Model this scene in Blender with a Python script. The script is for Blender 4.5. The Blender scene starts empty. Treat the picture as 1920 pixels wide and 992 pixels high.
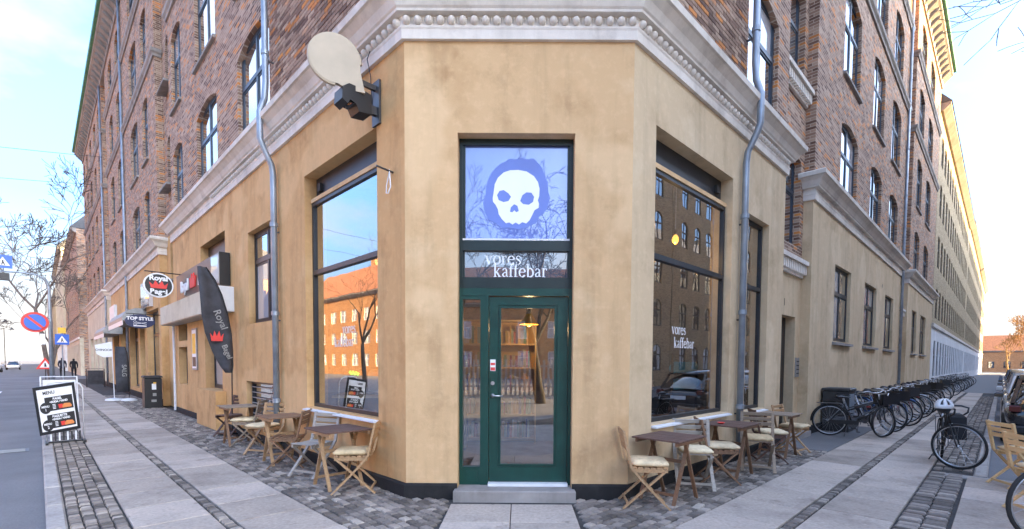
import bpy, math, random
from mathutils import Vector, Matrix

scene = bpy.context.scene
rnd = random.Random(11)
PI = math.pi
Q = math.sqrt(.5)
D0 = 5.72                                   # distance of the cut-off corner wall from the camera

# ------------------------------------------------------------------ camera
P, RO = math.radians(2.5), math.radians(.35)
fwd = Vector((0, math.cos(P), -math.sin(P))); upv = Vector((0, math.sin(P), math.cos(P))); rgt = Vector((1, 0, 0))
r2 = math.cos(RO) * rgt + math.sin(RO) * upv
u2 = -math.sin(RO) * rgt + math.cos(RO) * upv
cam_data = bpy.data.cameras.new('camera'); cam = bpy.data.objects.new('camera', cam_data)
scene.collection.objects.link(cam)
mw = Matrix.Identity(4)
for i in range(3):
    mw[i][0] = r2[i]; mw[i][1] = u2[i]; mw[i][2] = -fwd[i]
mw[2][3] = 1.6
cam.matrix_world = mw
cam_data.sensor_width = 36; cam_data.sensor_fit = 'HORIZONTAL'
cam_data.lens = 903 / 1920 * 36
cam_data.shift_x = -15 / 1920; cam_data.shift_y = 224 / 1920
cam_data.clip_start = .05; cam_data.clip_end = 3000
scene.camera = cam

# ------------------------------------------------------------------ sky, sun, exposure
SUN_EL = math.radians(18)
SUN_DIR = Vector((1, -.5, 0)).normalized() * math.cos(SUN_EL) + Vector((0, 0, math.sin(SUN_EL)))
world = bpy.data.worlds.new('World'); scene.world = world; world.use_nodes = True
wn = world.node_tree.nodes; wl = world.node_tree.links
for n in list(wn): wn.remove(n)
wo = wn.new('ShaderNodeOutputWorld'); bg = wn.new('ShaderNodeBackground'); sky = wn.new('ShaderNodeTexSky')
sky.sky_type = 'NISHITA'; sky.sun_disc = False; sky.sun_elevation = SUN_EL
sky.sun_rotation = math.atan2(SUN_DIR.x, SUN_DIR.y); sky.air_density = 1.0; sky.dust_density = 10; sky.ozone_density = 6
tc = wn.new('ShaderNodeTexCoord'); sep = wn.new('ShaderNodeSeparateXYZ'); wl.new(tc.outputs['Generated'], sep.inputs[0])
mz = wn.new('ShaderNodeMath'); mz.operation = 'MAXIMUM'; mz.inputs[1].default_value = 0.0; wl.new(sep.outputs['Z'], mz.inputs[0])
az = wn.new('ShaderNodeMath'); az.operation = 'ADD'; az.inputs[1].default_value = .22; wl.new(mz.outputs[0], az.inputs[0])
dx = wn.new('ShaderNodeMath'); dx.operation = 'DIVIDE'; wl.new(sep.outputs['X'], dx.inputs[0]); wl.new(az.outputs[0], dx.inputs[1])
dy = wn.new('ShaderNodeMath'); dy.operation = 'DIVIDE'; wl.new(sep.outputs['Y'], dy.inputs[0]); wl.new(az.outputs[0], dy.inputs[1])
cx = wn.new('ShaderNodeCombineXYZ'); wl.new(dx.outputs[0], cx.inputs[0]); wl.new(dy.outputs[0], cx.inputs[1])
cn = wn.new('ShaderNodeTexNoise'); cn.inputs['Scale'].default_value = .85; cn.inputs['Detail'].default_value = 7; cn.inputs['Roughness'].default_value = .55
wl.new(cx.outputs[0], cn.inputs['Vector'])
cr = wn.new('ShaderNodeValToRGB'); cr.color_ramp.elements[0].position = .53; cr.color_ramp.elements[1].position = .70
wl.new(cn.outputs[0], cr.inputs[0])
mixc = wn.new('ShaderNodeMix'); mixc.data_type = 'RGBA'
CLOUD = (1.35, 1.3, 1.25, 1)
mixc.inputs['B'].default_value = CLOUD
hz = wn.new('ShaderNodeMapRange'); hz.inputs['From Min'].default_value = .02; hz.inputs['From Max'].default_value = .24; hz.inputs['To Min'].default_value = .75; hz.inputs['To Max'].default_value = 0
wl.new(mz.outputs[0], hz.inputs['Value'])
mxm = wn.new('ShaderNodeMath'); mxm.operation = 'MAXIMUM'; wl.new(cr.outputs[0], mxm.inputs[0]); wl.new(hz.outputs[0], mxm.inputs[1])
wl.new(mxm.outputs[0], mixc.inputs['Factor']); wl.new(sky.outputs[0], mixc.inputs['A'])
wl.new(mixc.outputs['Result'], bg.inputs[0]); bg.inputs[1].default_value = .12
wl.new(bg.outputs[0], wo.inputs[0])

sun_d = bpy.data.lights.new('sun', 'SUN'); sun = bpy.data.objects.new('sun', sun_d); scene.collection.objects.link(sun)
sun_d.energy = 2.3; sun_d.angle = math.radians(.5); sun_d.color = (1, .62, .17)
sun.rotation_euler = SUN_DIR.to_track_quat('Z', 'Y').to_euler()
vs = scene.view_settings
vs.view_transform = 'Standard'; vs.look = 'None'; vs.gamma = 1; vs.use_curve_mapping = False
vs.exposure = 3.48
scene.cycles.max_bounces = 8; scene.cycles.transparent_max_bounces = 12

# ------------------------------------------------------------------ materials
MATS = {}
def _new(name):
    m = bpy.data.materials.new(name); m.use_nodes = True
    nt = m.node_tree; b = nt.nodes['Principled BSDF']
    MATS[name] = m
    return m, nt, b
def ramp(nt, fac, stops):
    r = nt.nodes.new('ShaderNodeValToRGB'); e = r.color_ramp.elements
    while len(e) < len(stops): e.new(.5)
    for i, (p, c) in enumerate(stops):
        e[i].position = p; e[i].color = (c[0], c[1], c[2], 1)
    nt.links.new(fac, r.inputs[0]); return r.outputs[0]
def noise(nt, vec, scale, detail=4, rough=.55):
    n = nt.nodes.new('ShaderNodeTexNoise'); n.inputs['Scale'].default_value = scale
    n.inputs['Detail'].default_value = detail; n.inputs['Roughness'].default_value = rough
    if vec is not None: nt.links.new(vec, n.inputs['Vector'])
    return n.outputs[0]
def math_(nt, op, a, b=None):
    n = nt.nodes.new('ShaderNodeMath'); n.operation = op
    for i, v in enumerate((a, b)):
        if v is None: continue
        if isinstance(v, (int, float)): n.inputs[i].default_value = v
        else: nt.links.new(v, n.inputs[i])
    return n.outputs[0]
def mixrgb(nt, fac, a, b, mode='MIX'):
    n = nt.nodes.new('ShaderNodeMix'); n.data_type = 'RGBA'; n.blend_type = mode
    for key, v in (('Factor', fac), ('A', a), ('B', b)):
        if isinstance(v, (int, float)): n.inputs[key].default_value = v
        elif isinstance(v, tuple): n.inputs[key].default_value = (v[0], v[1], v[2], 1)
        else: nt.links.new(v, n.inputs[key])
    return n.outputs['Result']
def objco(nt, kind='Object'):
    return nt.nodes.new('ShaderNodeTexCoord').outputs[kind]
def bump(nt, b, h, strength=.3, dist=.01):
    n = nt.nodes.new('ShaderNodeBump'); n.inputs['Strength'].default_value = strength; n.inputs['Distance'].default_value = dist
    nt.links.new(h, n.inputs['Height']); nt.links.new(n.outputs[0], b.inputs['Normal'])
def vmap(nt, vec, scale=(1, 1, 1), loc=(0, 0, 0)):
    n = nt.nodes.new('ShaderNodeMapping'); n.inputs['Scale'].default_value = scale; n.inputs['Location'].default_value = loc
    nt.links.new(vec, n.inputs[0]); return n.outputs[0]
def rand_piece(nt):
    a = nt.nodes.new('ShaderNodeObjectInfo').outputs['Random']; b = nt.nodes.new('ShaderNodeNewGeometry').outputs['Random Per Island']
    return math_(nt, 'FRACT', math_(nt, 'ADD', a, b))

def plain(name, c, rough=.5, metal=0, var=.18, scale=6, bmp=.15, bscale=60, spec=.5, coat=0):
    """paint, metal, fabric: one colour with uneven tone, fine relief"""
    m, nt, b = _new(name)
    co = objco(nt)
    f = noise(nt, co, scale, 5)
    lo = tuple(x * (1 - var) for x in c); hi = tuple(min(1, x * (1 + var)) for x in c)
    nt.links.new(ramp(nt, f, [(.3, lo), (.7, hi)]), b.inputs['Base Color'])
    b.inputs['Roughness'].default_value = rough; b.inputs['Metallic'].default_value = metal
    b.inputs['Specular IOR Level'].default_value = spec
    if coat: b.inputs['Coat Weight'].default_value = coat; b.inputs['Coat Roughness'].default_value = .05
    if bmp: bump(nt, b, noise(nt, co, bscale, 3), bmp, .003)
    return m
def plaster(name, c1, c2, c3, streak=.35):
    m, nt, b = _new(name)
    co = objco(nt)
    big = noise(nt, co, .9, 6, .6)
    col = ramp(nt, big, [(.30, c3), (.46, c1), (.56, c1), (.72, c2)])
    st = noise(nt, vmap(nt, co, (2.2, 2.2, .22)), 1.5, 6, .65)
    col = mixrgb(nt, math_(nt, 'MULTIPLY', ramp(nt, st, [(.48, (0, 0, 0)), (.78, (1, 1, 1))]), streak), col, tuple(x * .55 for x in c3))
    pt_ = noise(nt, co, .55, 3, .5)
    col = mixrgb(nt, math_(nt, 'MULTIPLY', ramp(nt, pt_, [(.56, (0, 0, 0)), (.60, (1, 1, 1))]), .4), col, tuple(min(1, x * 1.12) for x in c2))
    md_ = noise(nt, co, 1.5, 8, .66)
    col = mixrgb(nt, .55, col, ramp(nt, md_, [(.30, (.66, .62, .58)), (.46, (1, 1, 1)), (.56, (1, 1, 1)), (.72, (1.18, 1.16, 1.15))]), 'MULTIPLY')
    sp = noise(nt, co, 9, 5, .7)
    col = mixrgb(nt, math_(nt, 'MULTIPLY', ramp(nt, sp, [(.5, (0, 0, 0)), (.75, (1, 1, 1))]), .25), col, tuple(min(1, x * 1.25) for x in c2))
    nt.links.new(col, b.inputs['Base Color']); b.inputs['Roughness'].default_value = .88; b.inputs['Specular IOR Level'].default_value = .25
    bump(nt, b, mixrgb(nt, .5, noise(nt, co, 5, 6, .7), noise(nt, co, 90, 3)), .35, .012)
    return m
def brickmat(name, stops, mortar, bw=.24, bh=.0667, off=.5, msize=.006, loc=(0, 0, 0), bs=.5):
    m, nt, b = _new(name)
    co = objco(nt); s = nt.nodes.new('ShaderNodeSeparateXYZ'); nt.links.new(co, s.inputs[0])
    c = nt.nodes.new('ShaderNodeCombineXYZ'); nt.links.new(math_(nt, 'ADD', s.outputs[0], s.outputs[1]), c.inputs[0]); nt.links.new(s.outputs[2], c.inputs[1])
    t = nt.nodes.new('ShaderNodeTexBrick'); nt.links.new(vmap(nt, c.outputs[0], (1, 1, 1), loc), t.inputs['Vector'])
    t.inputs['Color1'].default_value = (0, 0, 0, 1); t.inputs['Color2'].default_value = (1, 1, 1, 1); t.inputs['Mortar'].default_value = (.5, .5, .5, 1)
    t.inputs['Scale'].default_value = 1; t.inputs['Brick Width'].default_value = bw; t.inputs['Row Height'].default_value = bh
    t.inputs['Mortar Size'].default_value = msize; t.inputs['Mortar Smooth'].default_value = .2; t.offset = off
    col = ramp(nt, t.outputs['Color'], stops)
    wear = noise(nt, co, .7, 5)
    col = mixrgb(nt, .35, col, ramp(nt, wear, [(.3, (.45, .42, .42)), (.7, (1.1, 1.05, 1.0))]), 'MULTIPLY')
    col = mixrgb(nt, t.outputs['Fac'], col, mortar)
    nt.links.new(col, b.inputs['Base Color']); b.inputs['Roughness'].default_value = .85; b.inputs['Specular IOR Level'].default_value = .3
    inv = math_(nt, 'SUBTRACT', 1.0, t.outputs['Fac'])
    bump(nt, b, math_(nt, 'ADD', inv, math_(nt, 'MULTIPLY', noise(nt, co, 40, 3), .4)), bs, .01)
    return m
def piece(name, stops, rough=.8, nscale=14, bs=.5, spec=.3, spots=False):
    """bricks, setts, slabs: each piece its own shade"""
    m, nt, b = _new(name)
    co = objco(nt); r = rand_piece(nt)
    geo = nt.nodes.new('ShaderNodeNewGeometry')
    col = ramp(nt, r, stops)
    n1 = noise(nt, geo.outputs['Position'], nscale, 5, .65); n2 = noise(nt, geo.outputs['Position'], 1.3, 5, .6)
    col = mixrgb(nt, .6, col, ramp(nt, n1, [(.3, (.62, .62, .62)), (.7, (1.2, 1.2, 1.2))]), 'MULTIPLY')
    col = mixrgb(nt, .75, col, ramp(nt, n2, [(.30, (.55, .54, .53)), (.5, (1, 1, 1)), (.7, (1.15, 1.13, 1.1))]), 'MULTIPLY')
    col = mixrgb(nt, .7, col, ramp(nt, noise(nt, geo.outputs['Position'], 4.2, 6, .7), [(.30, (.5, .48, .46)), (.42, (1, 1, 1))]), 'MULTIPLY')
    if spots:                                  # trodden gum and grit
        v = nt.nodes.new('ShaderNodeTexVoronoi'); v.inputs['Scale'].default_value = 2.3; nt.links.new(geo.outputs['Position'], v.inputs['Vector'])
        v2 = nt.nodes.new('ShaderNodeTexVoronoi'); v2.inputs['Scale'].default_value = 5.1; nt.links.new(geo.outputs['Position'], v2.inputs['Vector'])
        col = mixrgb(nt, .6, col, ramp(nt, v.outputs['Distance'], [(.045, (.35, .34, .33)), (.075, (1, 1, 1))]), 'MULTIPLY'); col = mixrgb(nt, .5, col, ramp(nt, v2.outputs['Distance'], [(.05, (1.5, 1.48, 1.42)), (.08, (1, 1, 1))]), 'MULTIPLY')
    nt.links.new(col, b.inputs['Base Color']); b.inputs['Roughness'].default_value = rough; b.inputs['Specular IOR Level'].default_value = spec
    bump(nt, b, mixrgb(nt, .5, n1, noise(nt, geo.outputs['Position'], 120, 3)), bs, .006)
    return m
def wood(name, c1, c2, rough=.65, along=(1, 14, 14)):
    m, nt, b = _new(name)
    co = objco(nt); r = nt.nodes.new('ShaderNodeObjectInfo').outputs['Random']
    v = nt.nodes.new('ShaderNodeVectorMath'); v.operation = 'ADD'; nt.links.new(vmap(nt, co, along), v.inputs[0])
    cc = nt.nodes.new('ShaderNodeCombineXYZ'); nt.links.new(math_(nt, 'MULTIPLY', r, 37.0), cc.inputs[0]); nt.links.new(math_(nt, 'MULTIPLY', r, 11.0), cc.inputs[1]); nt.links.new(cc.outputs[0], v.inputs[1])
    f = noise(nt, v.outputs[0], 3, 6, .65)
    col = ramp(nt, f, [(.28, c1), (.72, c2)])
    col = mixrgb(nt, .5, col, ramp(nt, r, [(0, (.75, .75, .77)), (1, (1.15, 1.1, 1.05))]), 'MULTIPLY')
    nt.links.new(col, b.inputs['Base Color']); b.inputs['Roughness'].default_value = rough; bump(nt, b, f, .25, .004)
    return m
def glassmat(name, tint, refl, gloss=(1, 1, 1)):
    m, nt, b = _new(name); nt.nodes.remove(b)
    o = [n for n in nt.nodes if n.type == 'OUTPUT_MATERIAL'][0]
    tr = nt.nodes.new('ShaderNodeBsdfTransparent'); tr.inputs[0].default_value = (*tint, 1)
    gl = nt.nodes.new('ShaderNodeBsdfGlossy'); gl.inputs['Roughness'].default_value = .004; gl.inputs[0].default_value = (*gloss, 1)
    fr = nt.nodes.new('ShaderNodeFresnel'); fr.inputs[0].default_value = 1.5
    fac = math_(nt, 'MINIMUM', math_(nt, 'ADD', fr.outputs[0], refl), 1.0)
    fac = math_(nt, 'MULTIPLY', fac, math_(nt, 'SUBTRACT', 1.0, nt.nodes.new('ShaderNodeNewGeometry').outputs['Backfacing']))   # the inner face of the sheet adds no second mirror
    mx = nt.nodes.new('ShaderNodeMixShader'); nt.links.new(fac, mx.inputs[0]); nt.links.new(tr.outputs[0], mx.inputs[1]); nt.links.new(gl.outputs[0], mx.inputs[2])
    bn = nt.nodes.new('ShaderNodeBump'); bn.inputs['Strength'].default_value = .05; bn.inputs['Distance'].default_value = .02
    nt.links.new(noise(nt, objco(nt), 1.3, 2), bn.inputs['Height']); nt.links.new(bn.outputs[0], gl.inputs['Normal'])
    nt.links.new(mx.outputs[0], o.inputs[0]); return m
def panemat(name, c, refl, wav=.0):
    """window panes with a dim room or a blind right behind them: reflecting skin over an opaque back"""
    m, nt, b = _new(name); o = [n for n in nt.nodes if n.type == 'OUTPUT_MATERIAL'][0]
    b.inputs['Base Color'].default_value = (*c, 1); b.inputs['Roughness'].default_value = .6
    gl = nt.nodes.new('ShaderNodeBsdfGlossy'); gl.inputs['Roughness'].default_value = .01
    fr = nt.nodes.new('ShaderNodeFresnel'); fr.inputs[0].default_value = 1.5
    fac = math_(nt, 'MINIMUM', math_(nt, 'ADD', fr.outputs[0], refl), 1.0)
    mx = nt.nodes.new('ShaderNodeMixShader'); nt.links.new(fac, mx.inputs[0]); nt.links.new(b.outputs[0], mx.inputs[1]); nt.links.new(gl.outputs[0], mx.inputs[2])
    if wav:
        bn = nt.nodes.new('ShaderNodeBump'); bn.inputs['Strength'].default_value = wav; bn.inputs['Distance'].default_value = .02
        nt.links.new(noise(nt, objco(nt), 1.6, 1), bn.inputs['Height']); nt.links.new(bn.outputs[0], gl.inputs['Normal'])
    nt.links.new(mx.outputs[0], o.inputs[0]); return m
def emit(name, c, strength):
    m, nt, b = _new(name); b.inputs['Base Color'].default_value = (*c, 1)
    b.inputs['Emission Color'].default_value = (*c, 1); b.inputs['Emission Strength'].default_value = strength
    return m

BR = [(0, (.15, .085, .062)), (.3, (.29, .18, .128)), (.6, (.39, .26, .185)), (.86, (.50, .36, .265)), (.89, (.54, .21, .07)), (1, (.68, .28, .08))]
plaster('plaster_tan', (.64, .425, .225), (.73, .53, .31), (.52, .325, .16), .45)
plaster('plaster_left', (.63, .375, .165), (.72, .475, .24), (.48, .27, .11), .5)
plaster('plaster_right', (.62, .475, .30), (.70, .565, .38), (.50, .37, .22), .4)
plaster('plaster_white', (.78, .79, .80), (.84, .85, .86), (.68, .70, .72), .2)
plaster('plaster_cream', (.62, .54, .40), (.7, .62, .48), (.5, .43, .3), .2)
plaster('plinth_black', (.025, .024, .024), (.05, .048, .046), (.012, .012, .012), .3)
plaster('cornice_grey', (.74, .68, .60), (.80, .75, .68), (.56, .50, .44), .4)
plaster('stone_grey', (.31, .285, .265), (.38, .355, .335), (.2, .185, .17), .4)
brickmat('brick_wall', BR, (.54, .45, .36))
brickmat('brick_yellow', [(0, (.38, .29, .17)), (.5, (.50, .395, .24)), (1, (.58, .47, .30))], (.33, .28, .2))
brickmat('brick_orange', [(0, (.44, .20, .085)), (.5, (.54, .26, .11)), (1, (.64, .33, .14))], (.55, .38, .24))
brickmat('brick_red', [(0, (.17, .07, .05)), (.5, (.25, .11, .075)), (1, (.32, .15, .1))], (.28, .22, .19))
brickmat('far_slabs', [(0, (.33, .29, .25)), (1, (.42, .375, .33))], (.18, .18, .18), .8, .7, .5, .008, bs=.2)
piece('brick_piece', BR, .85, 25)
piece('sett_piece', [(0, (.11, .094, .08)), (.4, (.20, .172, .148)), (.8, (.32, .275, .235)), (1, (.46, .40, .335))], .75, 22, .8)
piece('slab_piece', [(0, (.36, .305, .255)), (.5, (.45, .385, .325)), (1, (.52, .445, .38))], .8, 26, .3, spots=True)
piece('kerb_piece', [(0, (.36, .33, .30)), (1, (.46, .425, .39))], .8, 20, .4)
piece('book_piece', [(0, (.5, .1, .06)), (.2, (.08, .1, .3)), (.4, (.6, .55, .45)), (.6, (.75, .4, .1)), (.8, (.1, .25, .15)), (1, (.7, .68, .62))], .7, 8, 0)
plain('joint_sand', (.05, .047, .045), .95, 0, .4, 8, .5, 50)
plain('dirt_grey', (.3, .295, .29), .95, 0, .3, 3, .5, 50)
def asphalt():
    m, nt, b = _new('asphalt'); g = nt.nodes.new('ShaderNodeNewGeometry').outputs['Position']
    col = ramp(nt, noise(nt, g, .35, 6, .6), [(.3, (.115, .115, .118)), (.5, (.16, .16, .163)), (.72, (.215, .215, .218))])
    col = mixrgb(nt, .4, col, ramp(nt, noise(nt, g, 70, 3), [(.35, (.6, .6, .6)), (.65, (1.25, 1.25, 1.25))]), 'MULTIPLY')
    nt.links.new(col, b.inputs['Base Color']); b.inputs['Roughness'].default_value = .78; bump(nt, b, noise(nt, g, 110, 3), .5, .006)
asphalt()
wood('wood_grey', (.20, .15, .105), (.36, .28, .20)); wood('wood_silver', (.30, .27, .23), (.47, .43, .37)); wood('wood_brown', (.16, .085, .045), (.27, .155, .085))
wood('wood_tan', (.34, .20, .095), (.52, .34, .18)); wood('wood_dark', (.075, .04, .03), (.15, .08, .055)); wood('wood_pale', (.62, .40, .17), (.78, .55, .28))
piece('cushion', [(0, (.62, .47, .27)), (.5, (.72, .56, .34)), (1, (.80, .68, .46))], .95, 12, .5, .1)
plain('zinc', (.30, .345, .40), .45, .55, .22, 3, .1); plain('green_paint', (.006, .050, .038), .32, 0, .2, 4, .06, 40)
plain('dark_green', (.010, .022, .020), .38, 0, .25, 4, .06, 40); plain('black_paint', (.012, .012, .013), .4); plain('black_plastic', (.014, .015, .018), .38)
plain('window_blue', (.035, .055, .08), .4); plain('window_dark', (.022, .026, .032), .4); plain('white_paint', (.72, .73, .74), .45, 0, .06)
plain('cream_disc', (.46, .38, .27), .5, 0, .06); plain('steel', (.55, .56, .58), .28, .9, .1); plain('dark_steel', (.09, .09, .095), .4, .7, .1)
plain('rubber', (.018, .018, .018), .75); plain('rim', (.5, .51, .53), .3, .9, .05); plain('copper_green', (.10, .30, .17), .6); plain('roof_slate', (.085, .09, .10), .6)
plain('roof_tile', (.42, .16, .06), .75, 0, .25, 3, .6, 14); plain('skin', (.55, .34, .25), .6); plain('cloth_black', (.012, .012, .015), .9); plain('hair_dark', (.02, .014, .01), .7)
plain('cloth_navy', (.02, .026, .045), .9); plain('red_print', (.75, .05, .04), .5, 0, .05); plain('white_print', (.82, .82, .82), .5, 0, .03, bmp=0); plain('white_vinyl', (.86, .88, .90), .55, 0, .02, bmp=0)
plain('black_print', (.02, .02, .022), .5, 0, .05, bmp=0); plain('navy_print', (.018, .028, .09), .4, 0, .08); plain('blue_sign', (.02, .12, .55), .4, 0, .06); plain('yellow_print', (.85, .5, .05), .5)
plain('bark', (.15, .12, .10), .9, 0, .35, 9, .8, 30); plain('bark_dark', (.045, .036, .03), .9, 0, .35, 9, .8, 30); plain('bark_sun_tint', (.36, .20, .07), .9, 0, .3, 9, .8, 30); plain('flag_black', (.055, .055, .064), .85, 0, .3, 4, .2, 90)  # the golden bark copy has the low sun's warm tint painted in
plain('car_black', (.012, .013, .017), .22, 0, .1, 3, 0, coat=1); plain('car_white', (.66, .68, .70), .25, 0, .05, 3, 0, coat=1); plain('car_grey', (.10, .11, .125), .25, 0, .1, 3, 0, coat=1); plain('car_blue', (.02, .09, .20), .3, 0, .1, 3, 0, coat=1)
plain('tail_red', (.10, .008, .008), .25); plain('floor_wood', (.20, .15, .11), .5); plain('room_wall', (.22, .2, .18), .9); plain('room_dark', (.07, .06, .055), .8)
plain('film_halo', (.16, .235, .60), .5, 0, .06, 2, 0); plain('teal_box', (.12, .42, .55), .6); plain('sticker_red', (.7, .06, .05), .6); plain('bike_frame_white', (.6, .62, .66), .3)
plain('bike_frame_blue', (.03, .10, .28), .35); plain('bike_frame_red', (.3, .03, .03), .35); plain('bike_frame_grey', (.14, .15, .17), .35); plain('aluminium_grey', (.30, .30, .29), .5, .3)
plain('lamp_metal', (.05, .05, .052), .5, .4); plain('grey_bag', (.02, .02, .022), .85); plain('fence_pale', (.5, .5, .48), .7); plain('orange_print', (.8, .28, .08), .5)
glassmat('shop_glass', (.82, .84, .84), .33); glassmat('door_glass', (.82, .84, .84), .24); glassmat('car_glass', (.06, .07, .075), .10)
panemat('pane_sky', (.06, .07, .11), .62, .10); panemat('pane_dark', (.025, .028, .035), .25, .1); panemat('pane_film', (.14, .21, .58), .20)
panemat('pane_mirror', (.07, .09, .13), .30, .05); panemat('pane_light', (.62, .63, .68), .35, .08)
emit('bulb_glow', (1, .42, .07), .45); emit('neon_green', (.1, 1, .08), .3)
# ------------------------------------------------------------------ helpers
COL = scene.collection
class MB:
    """collects shapes; build() links them as one mesh object"""
    def __init__(s): s.v = []; s.f = []
    def add(s, vs, fs, M=None):
        o = len(s.v)
        s.v += [tuple(M @ Vector(v)) if M else tuple(v) for v in vs]
        s.f += [tuple(i + o for i in f) for f in fs]; return s
    def box(s, x0, x1, y0, y1, z0, z1, M=None):
        x0, x1 = min(x0, x1), max(x0, x1); y0, y1 = min(y0, y1), max(y0, y1)
        return s.add([(x0, y0, z0), (x1, y0, z0), (x1, y1, z0), (x0, y1, z0), (x0, y0, z1), (x1, y0, z1), (x1, y1, z1), (x0, y1, z1)],
                     [(0, 3, 2, 1), (4, 5, 6, 7), (0, 1, 5, 4), (1, 2, 6, 5), (2, 3, 7, 6), (3, 0, 4, 7)], M)
    def cbox(s, x0, x1, y0, y1, z0, z1, c, M=None):
        """box with its upper edges cut off"""
        return s.add([(x0, y0, z0), (x1, y0, z0), (x1, y1, z0), (x0, y1, z0), (x0, y0, z1 - c), (x1, y0, z1 - c), (x1, y1, z1 - c), (x0, y1, z1 - c),
                      (x0 + c, y0 + c, z1), (x1 - c, y0 + c, z1), (x1 - c, y1 - c, z1), (x0 + c, y1 - c, z1)],
                     [(0, 3, 2, 1), (0, 1, 5, 4), (1, 2, 6, 5), (2, 3, 7, 6), (3, 0, 4, 7), (4, 5, 9, 8), (5, 6, 10, 9), (6, 7, 11, 10), (7, 4, 8, 11), (8, 9, 10, 11)], M)
    def bar(s, p, q, w, h, up=(0, 0, 1)):
        p, q = Vector(p), Vector(q); d = (q - p); L = d.length; d.normalize()
        a = d.cross(Vector(up)); a = a.normalized() if a.length > 1e-5 else Vector((1, 0, 0)); b = a.cross(d)
        M = Matrix(((a.x, d.x, b.x, p.x), (a.y, d.y, b.y, p.y), (a.z, d.z, b.z, p.z), (0, 0, 0, 1)))
        return s.box(-w / 2, w / 2, 0, L, -h / 2, h / 2, M)
    def tube(s, pts, r, n=8, caps=True, closed=False):
        pts = [Vector(p) for p in pts]; m = len(pts); rs = r if isinstance(r, (list, tuple)) else [r] * m
        o = len(s.v); prev = None
        for i, p in enumerate(pts):
            if closed: t = pts[(i + 1) % m] - pts[i - 1]
            else: t = pts[min(i + 1, m - 1)] - pts[max(i - 1, 0)]
            t.normalize()
            a = prev - t * prev.dot(t) if prev is not None else t.orthogonal()
            if a.length < 1e-6: a = t.orthogonal()
            a.normalize(); prev = a; b = t.cross(a)
            for k in range(n):
                an = 2 * PI * k / n; s.v.append(tuple(p + (a * math.cos(an) + b * math.sin(an)) * rs[i]))
        for i in range(m if closed else m - 1):
            j = (i + 1) % m
            for k in range(n):
                k2 = (k + 1) % n; s.f.append((o + i * n + k, o + i * n + k2, o + j * n + k2, o + j * n + k))
        if caps and not closed:
            s.f.append(tuple(o + k for k in range(n))[::-1]); s.f.append(tuple(o + (m - 1) * n + k for k in range(n)))
        return s
    def lathe(s, prof, n=16, M=None):
        """profile of (radius, z) turned round z"""
        vs = []; fs = []
        for r, z in prof:
            for k in range(n): vs.append((r * math.cos(2 * PI * k / n), r * math.sin(2 * PI * k / n), z))
        for i in range(len(prof) - 1):
            for k in range(n):
                k2 = (k + 1) % n; fs.append((i * n + k, i * n + k2, (i + 1) * n + k2, (i + 1) * n + k))
        fs.append(tuple(range(n))[::-1]); fs.append(tuple((len(prof) - 1) * n + k for k in range(n)))
        return s.add(vs, fs, M)
    def prism(s, poly, y0, y1, M=None):
        """polygon in x,z pushed along y"""
        n = len(poly); vs = [(x, y0, z) for x, z in poly] + [(x, y1, z) for x, z in poly]
        fs = [tuple(range(n)), tuple(range(n, 2 * n))[::-1]] + [(i, i + n, (i + 1) % n + n, (i + 1) % n) for i in range(n)]
        return s.add(vs, fs, M)
    def sphere(s, c, rx, ry, rz, n=10, m=6, M=None):
        vs = []; fs = []
        for i in range(m + 1):
            t = PI * i / m
            for k in range(n): vs.append((c[0] + rx * math.sin(t) * math.cos(2 * PI * k / n), c[1] + ry * math.sin(t) * math.sin(2 * PI * k / n), c[2] + rz * math.cos(t)))
        for i in range(m):
            for k in range(n): fs.append((i * n + k, (i + 1) * n + k, (i + 1) * n + (k + 1) % n, i * n + (k + 1) % n))
        return s.add(vs, fs, M)
    def sweep(s, path, prof, closed_prof=True):
        """profile of (out, z) carried along a plan path with mitred corners; out is to the right of travel"""
        path = [Vector((p[0], p[1])) for p in path]; m = len(path); k = len(prof); o = len(s.v)
        for i in range(m):
            ds = []
            if i > 0: ds.append((path[i] - path[i - 1]).normalized())
            if i < m - 1: ds.append((path[i + 1] - path[i]).normalized())
            ns = [Vector((d.y, -d.x)) for d in ds]
            nn = ns[0] if len(ns) == 1 else (ns[0] + ns[1]) / max(.2, 1 + ns[0].dot(ns[1]))
            for out, z in prof: s.v.append((path[i].x + nn.x * out, path[i].y + nn.y * out, z))
        for i in range(m - 1):
            for j in range(k if closed_prof else k - 1):
                j2 = (j + 1) % k; s.f.append((o + i * k + j, o + i * k + j2, o + (i + 1) * k + j2, o + (i + 1) * k + j))
        if closed_prof:
            s.f.append(tuple(o + j for j in range(k))[::-1]); s.f.append(tuple(o + (m - 1) * k + j for j in range(k)))
        return s
    def mesh(s, name, smooth=False):
        me = bpy.data.meshes.new(name); me.from_pydata(s.v, [], s.f); me.validate()
        if smooth: me.polygons.foreach_set('use_smooth', [True] * len(me.polygons))
        return me
def fix_normals(me):
    import bmesh
    bm = bmesh.new(); bm.from_mesh(me); bmesh.ops.recalc_face_normals(bm, faces=bm.faces); bm.to_mesh(me); bm.free()
def link(name, me, mat, parent=None, loc=(0, 0, 0), rot=(0, 0, 0), scale=None):
    o = bpy.data.objects.new(name, me); COL.objects.link(o)
    if me is not None and mat is not None:
        if len(me.materials) == 0: me.materials.append(None)
        o.material_slots[0].link = 'OBJECT'; o.material_slots[0].material = MATS[mat]
    o.location = loc; o.rotation_euler = rot
    if scale: o.scale = scale
    if parent is not None: o.parent = parent
    return o
def part(name, mb, mat, parent=None, loc=(0, 0, 0), rot=(0, 0, 0), smooth=False, scale=None):
    if isinstance(mb, MB):
        mb = mb.mesh(name, smooth); fix_normals(mb)
    return link(name, mb, mat, parent, loc, rot, scale)
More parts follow.
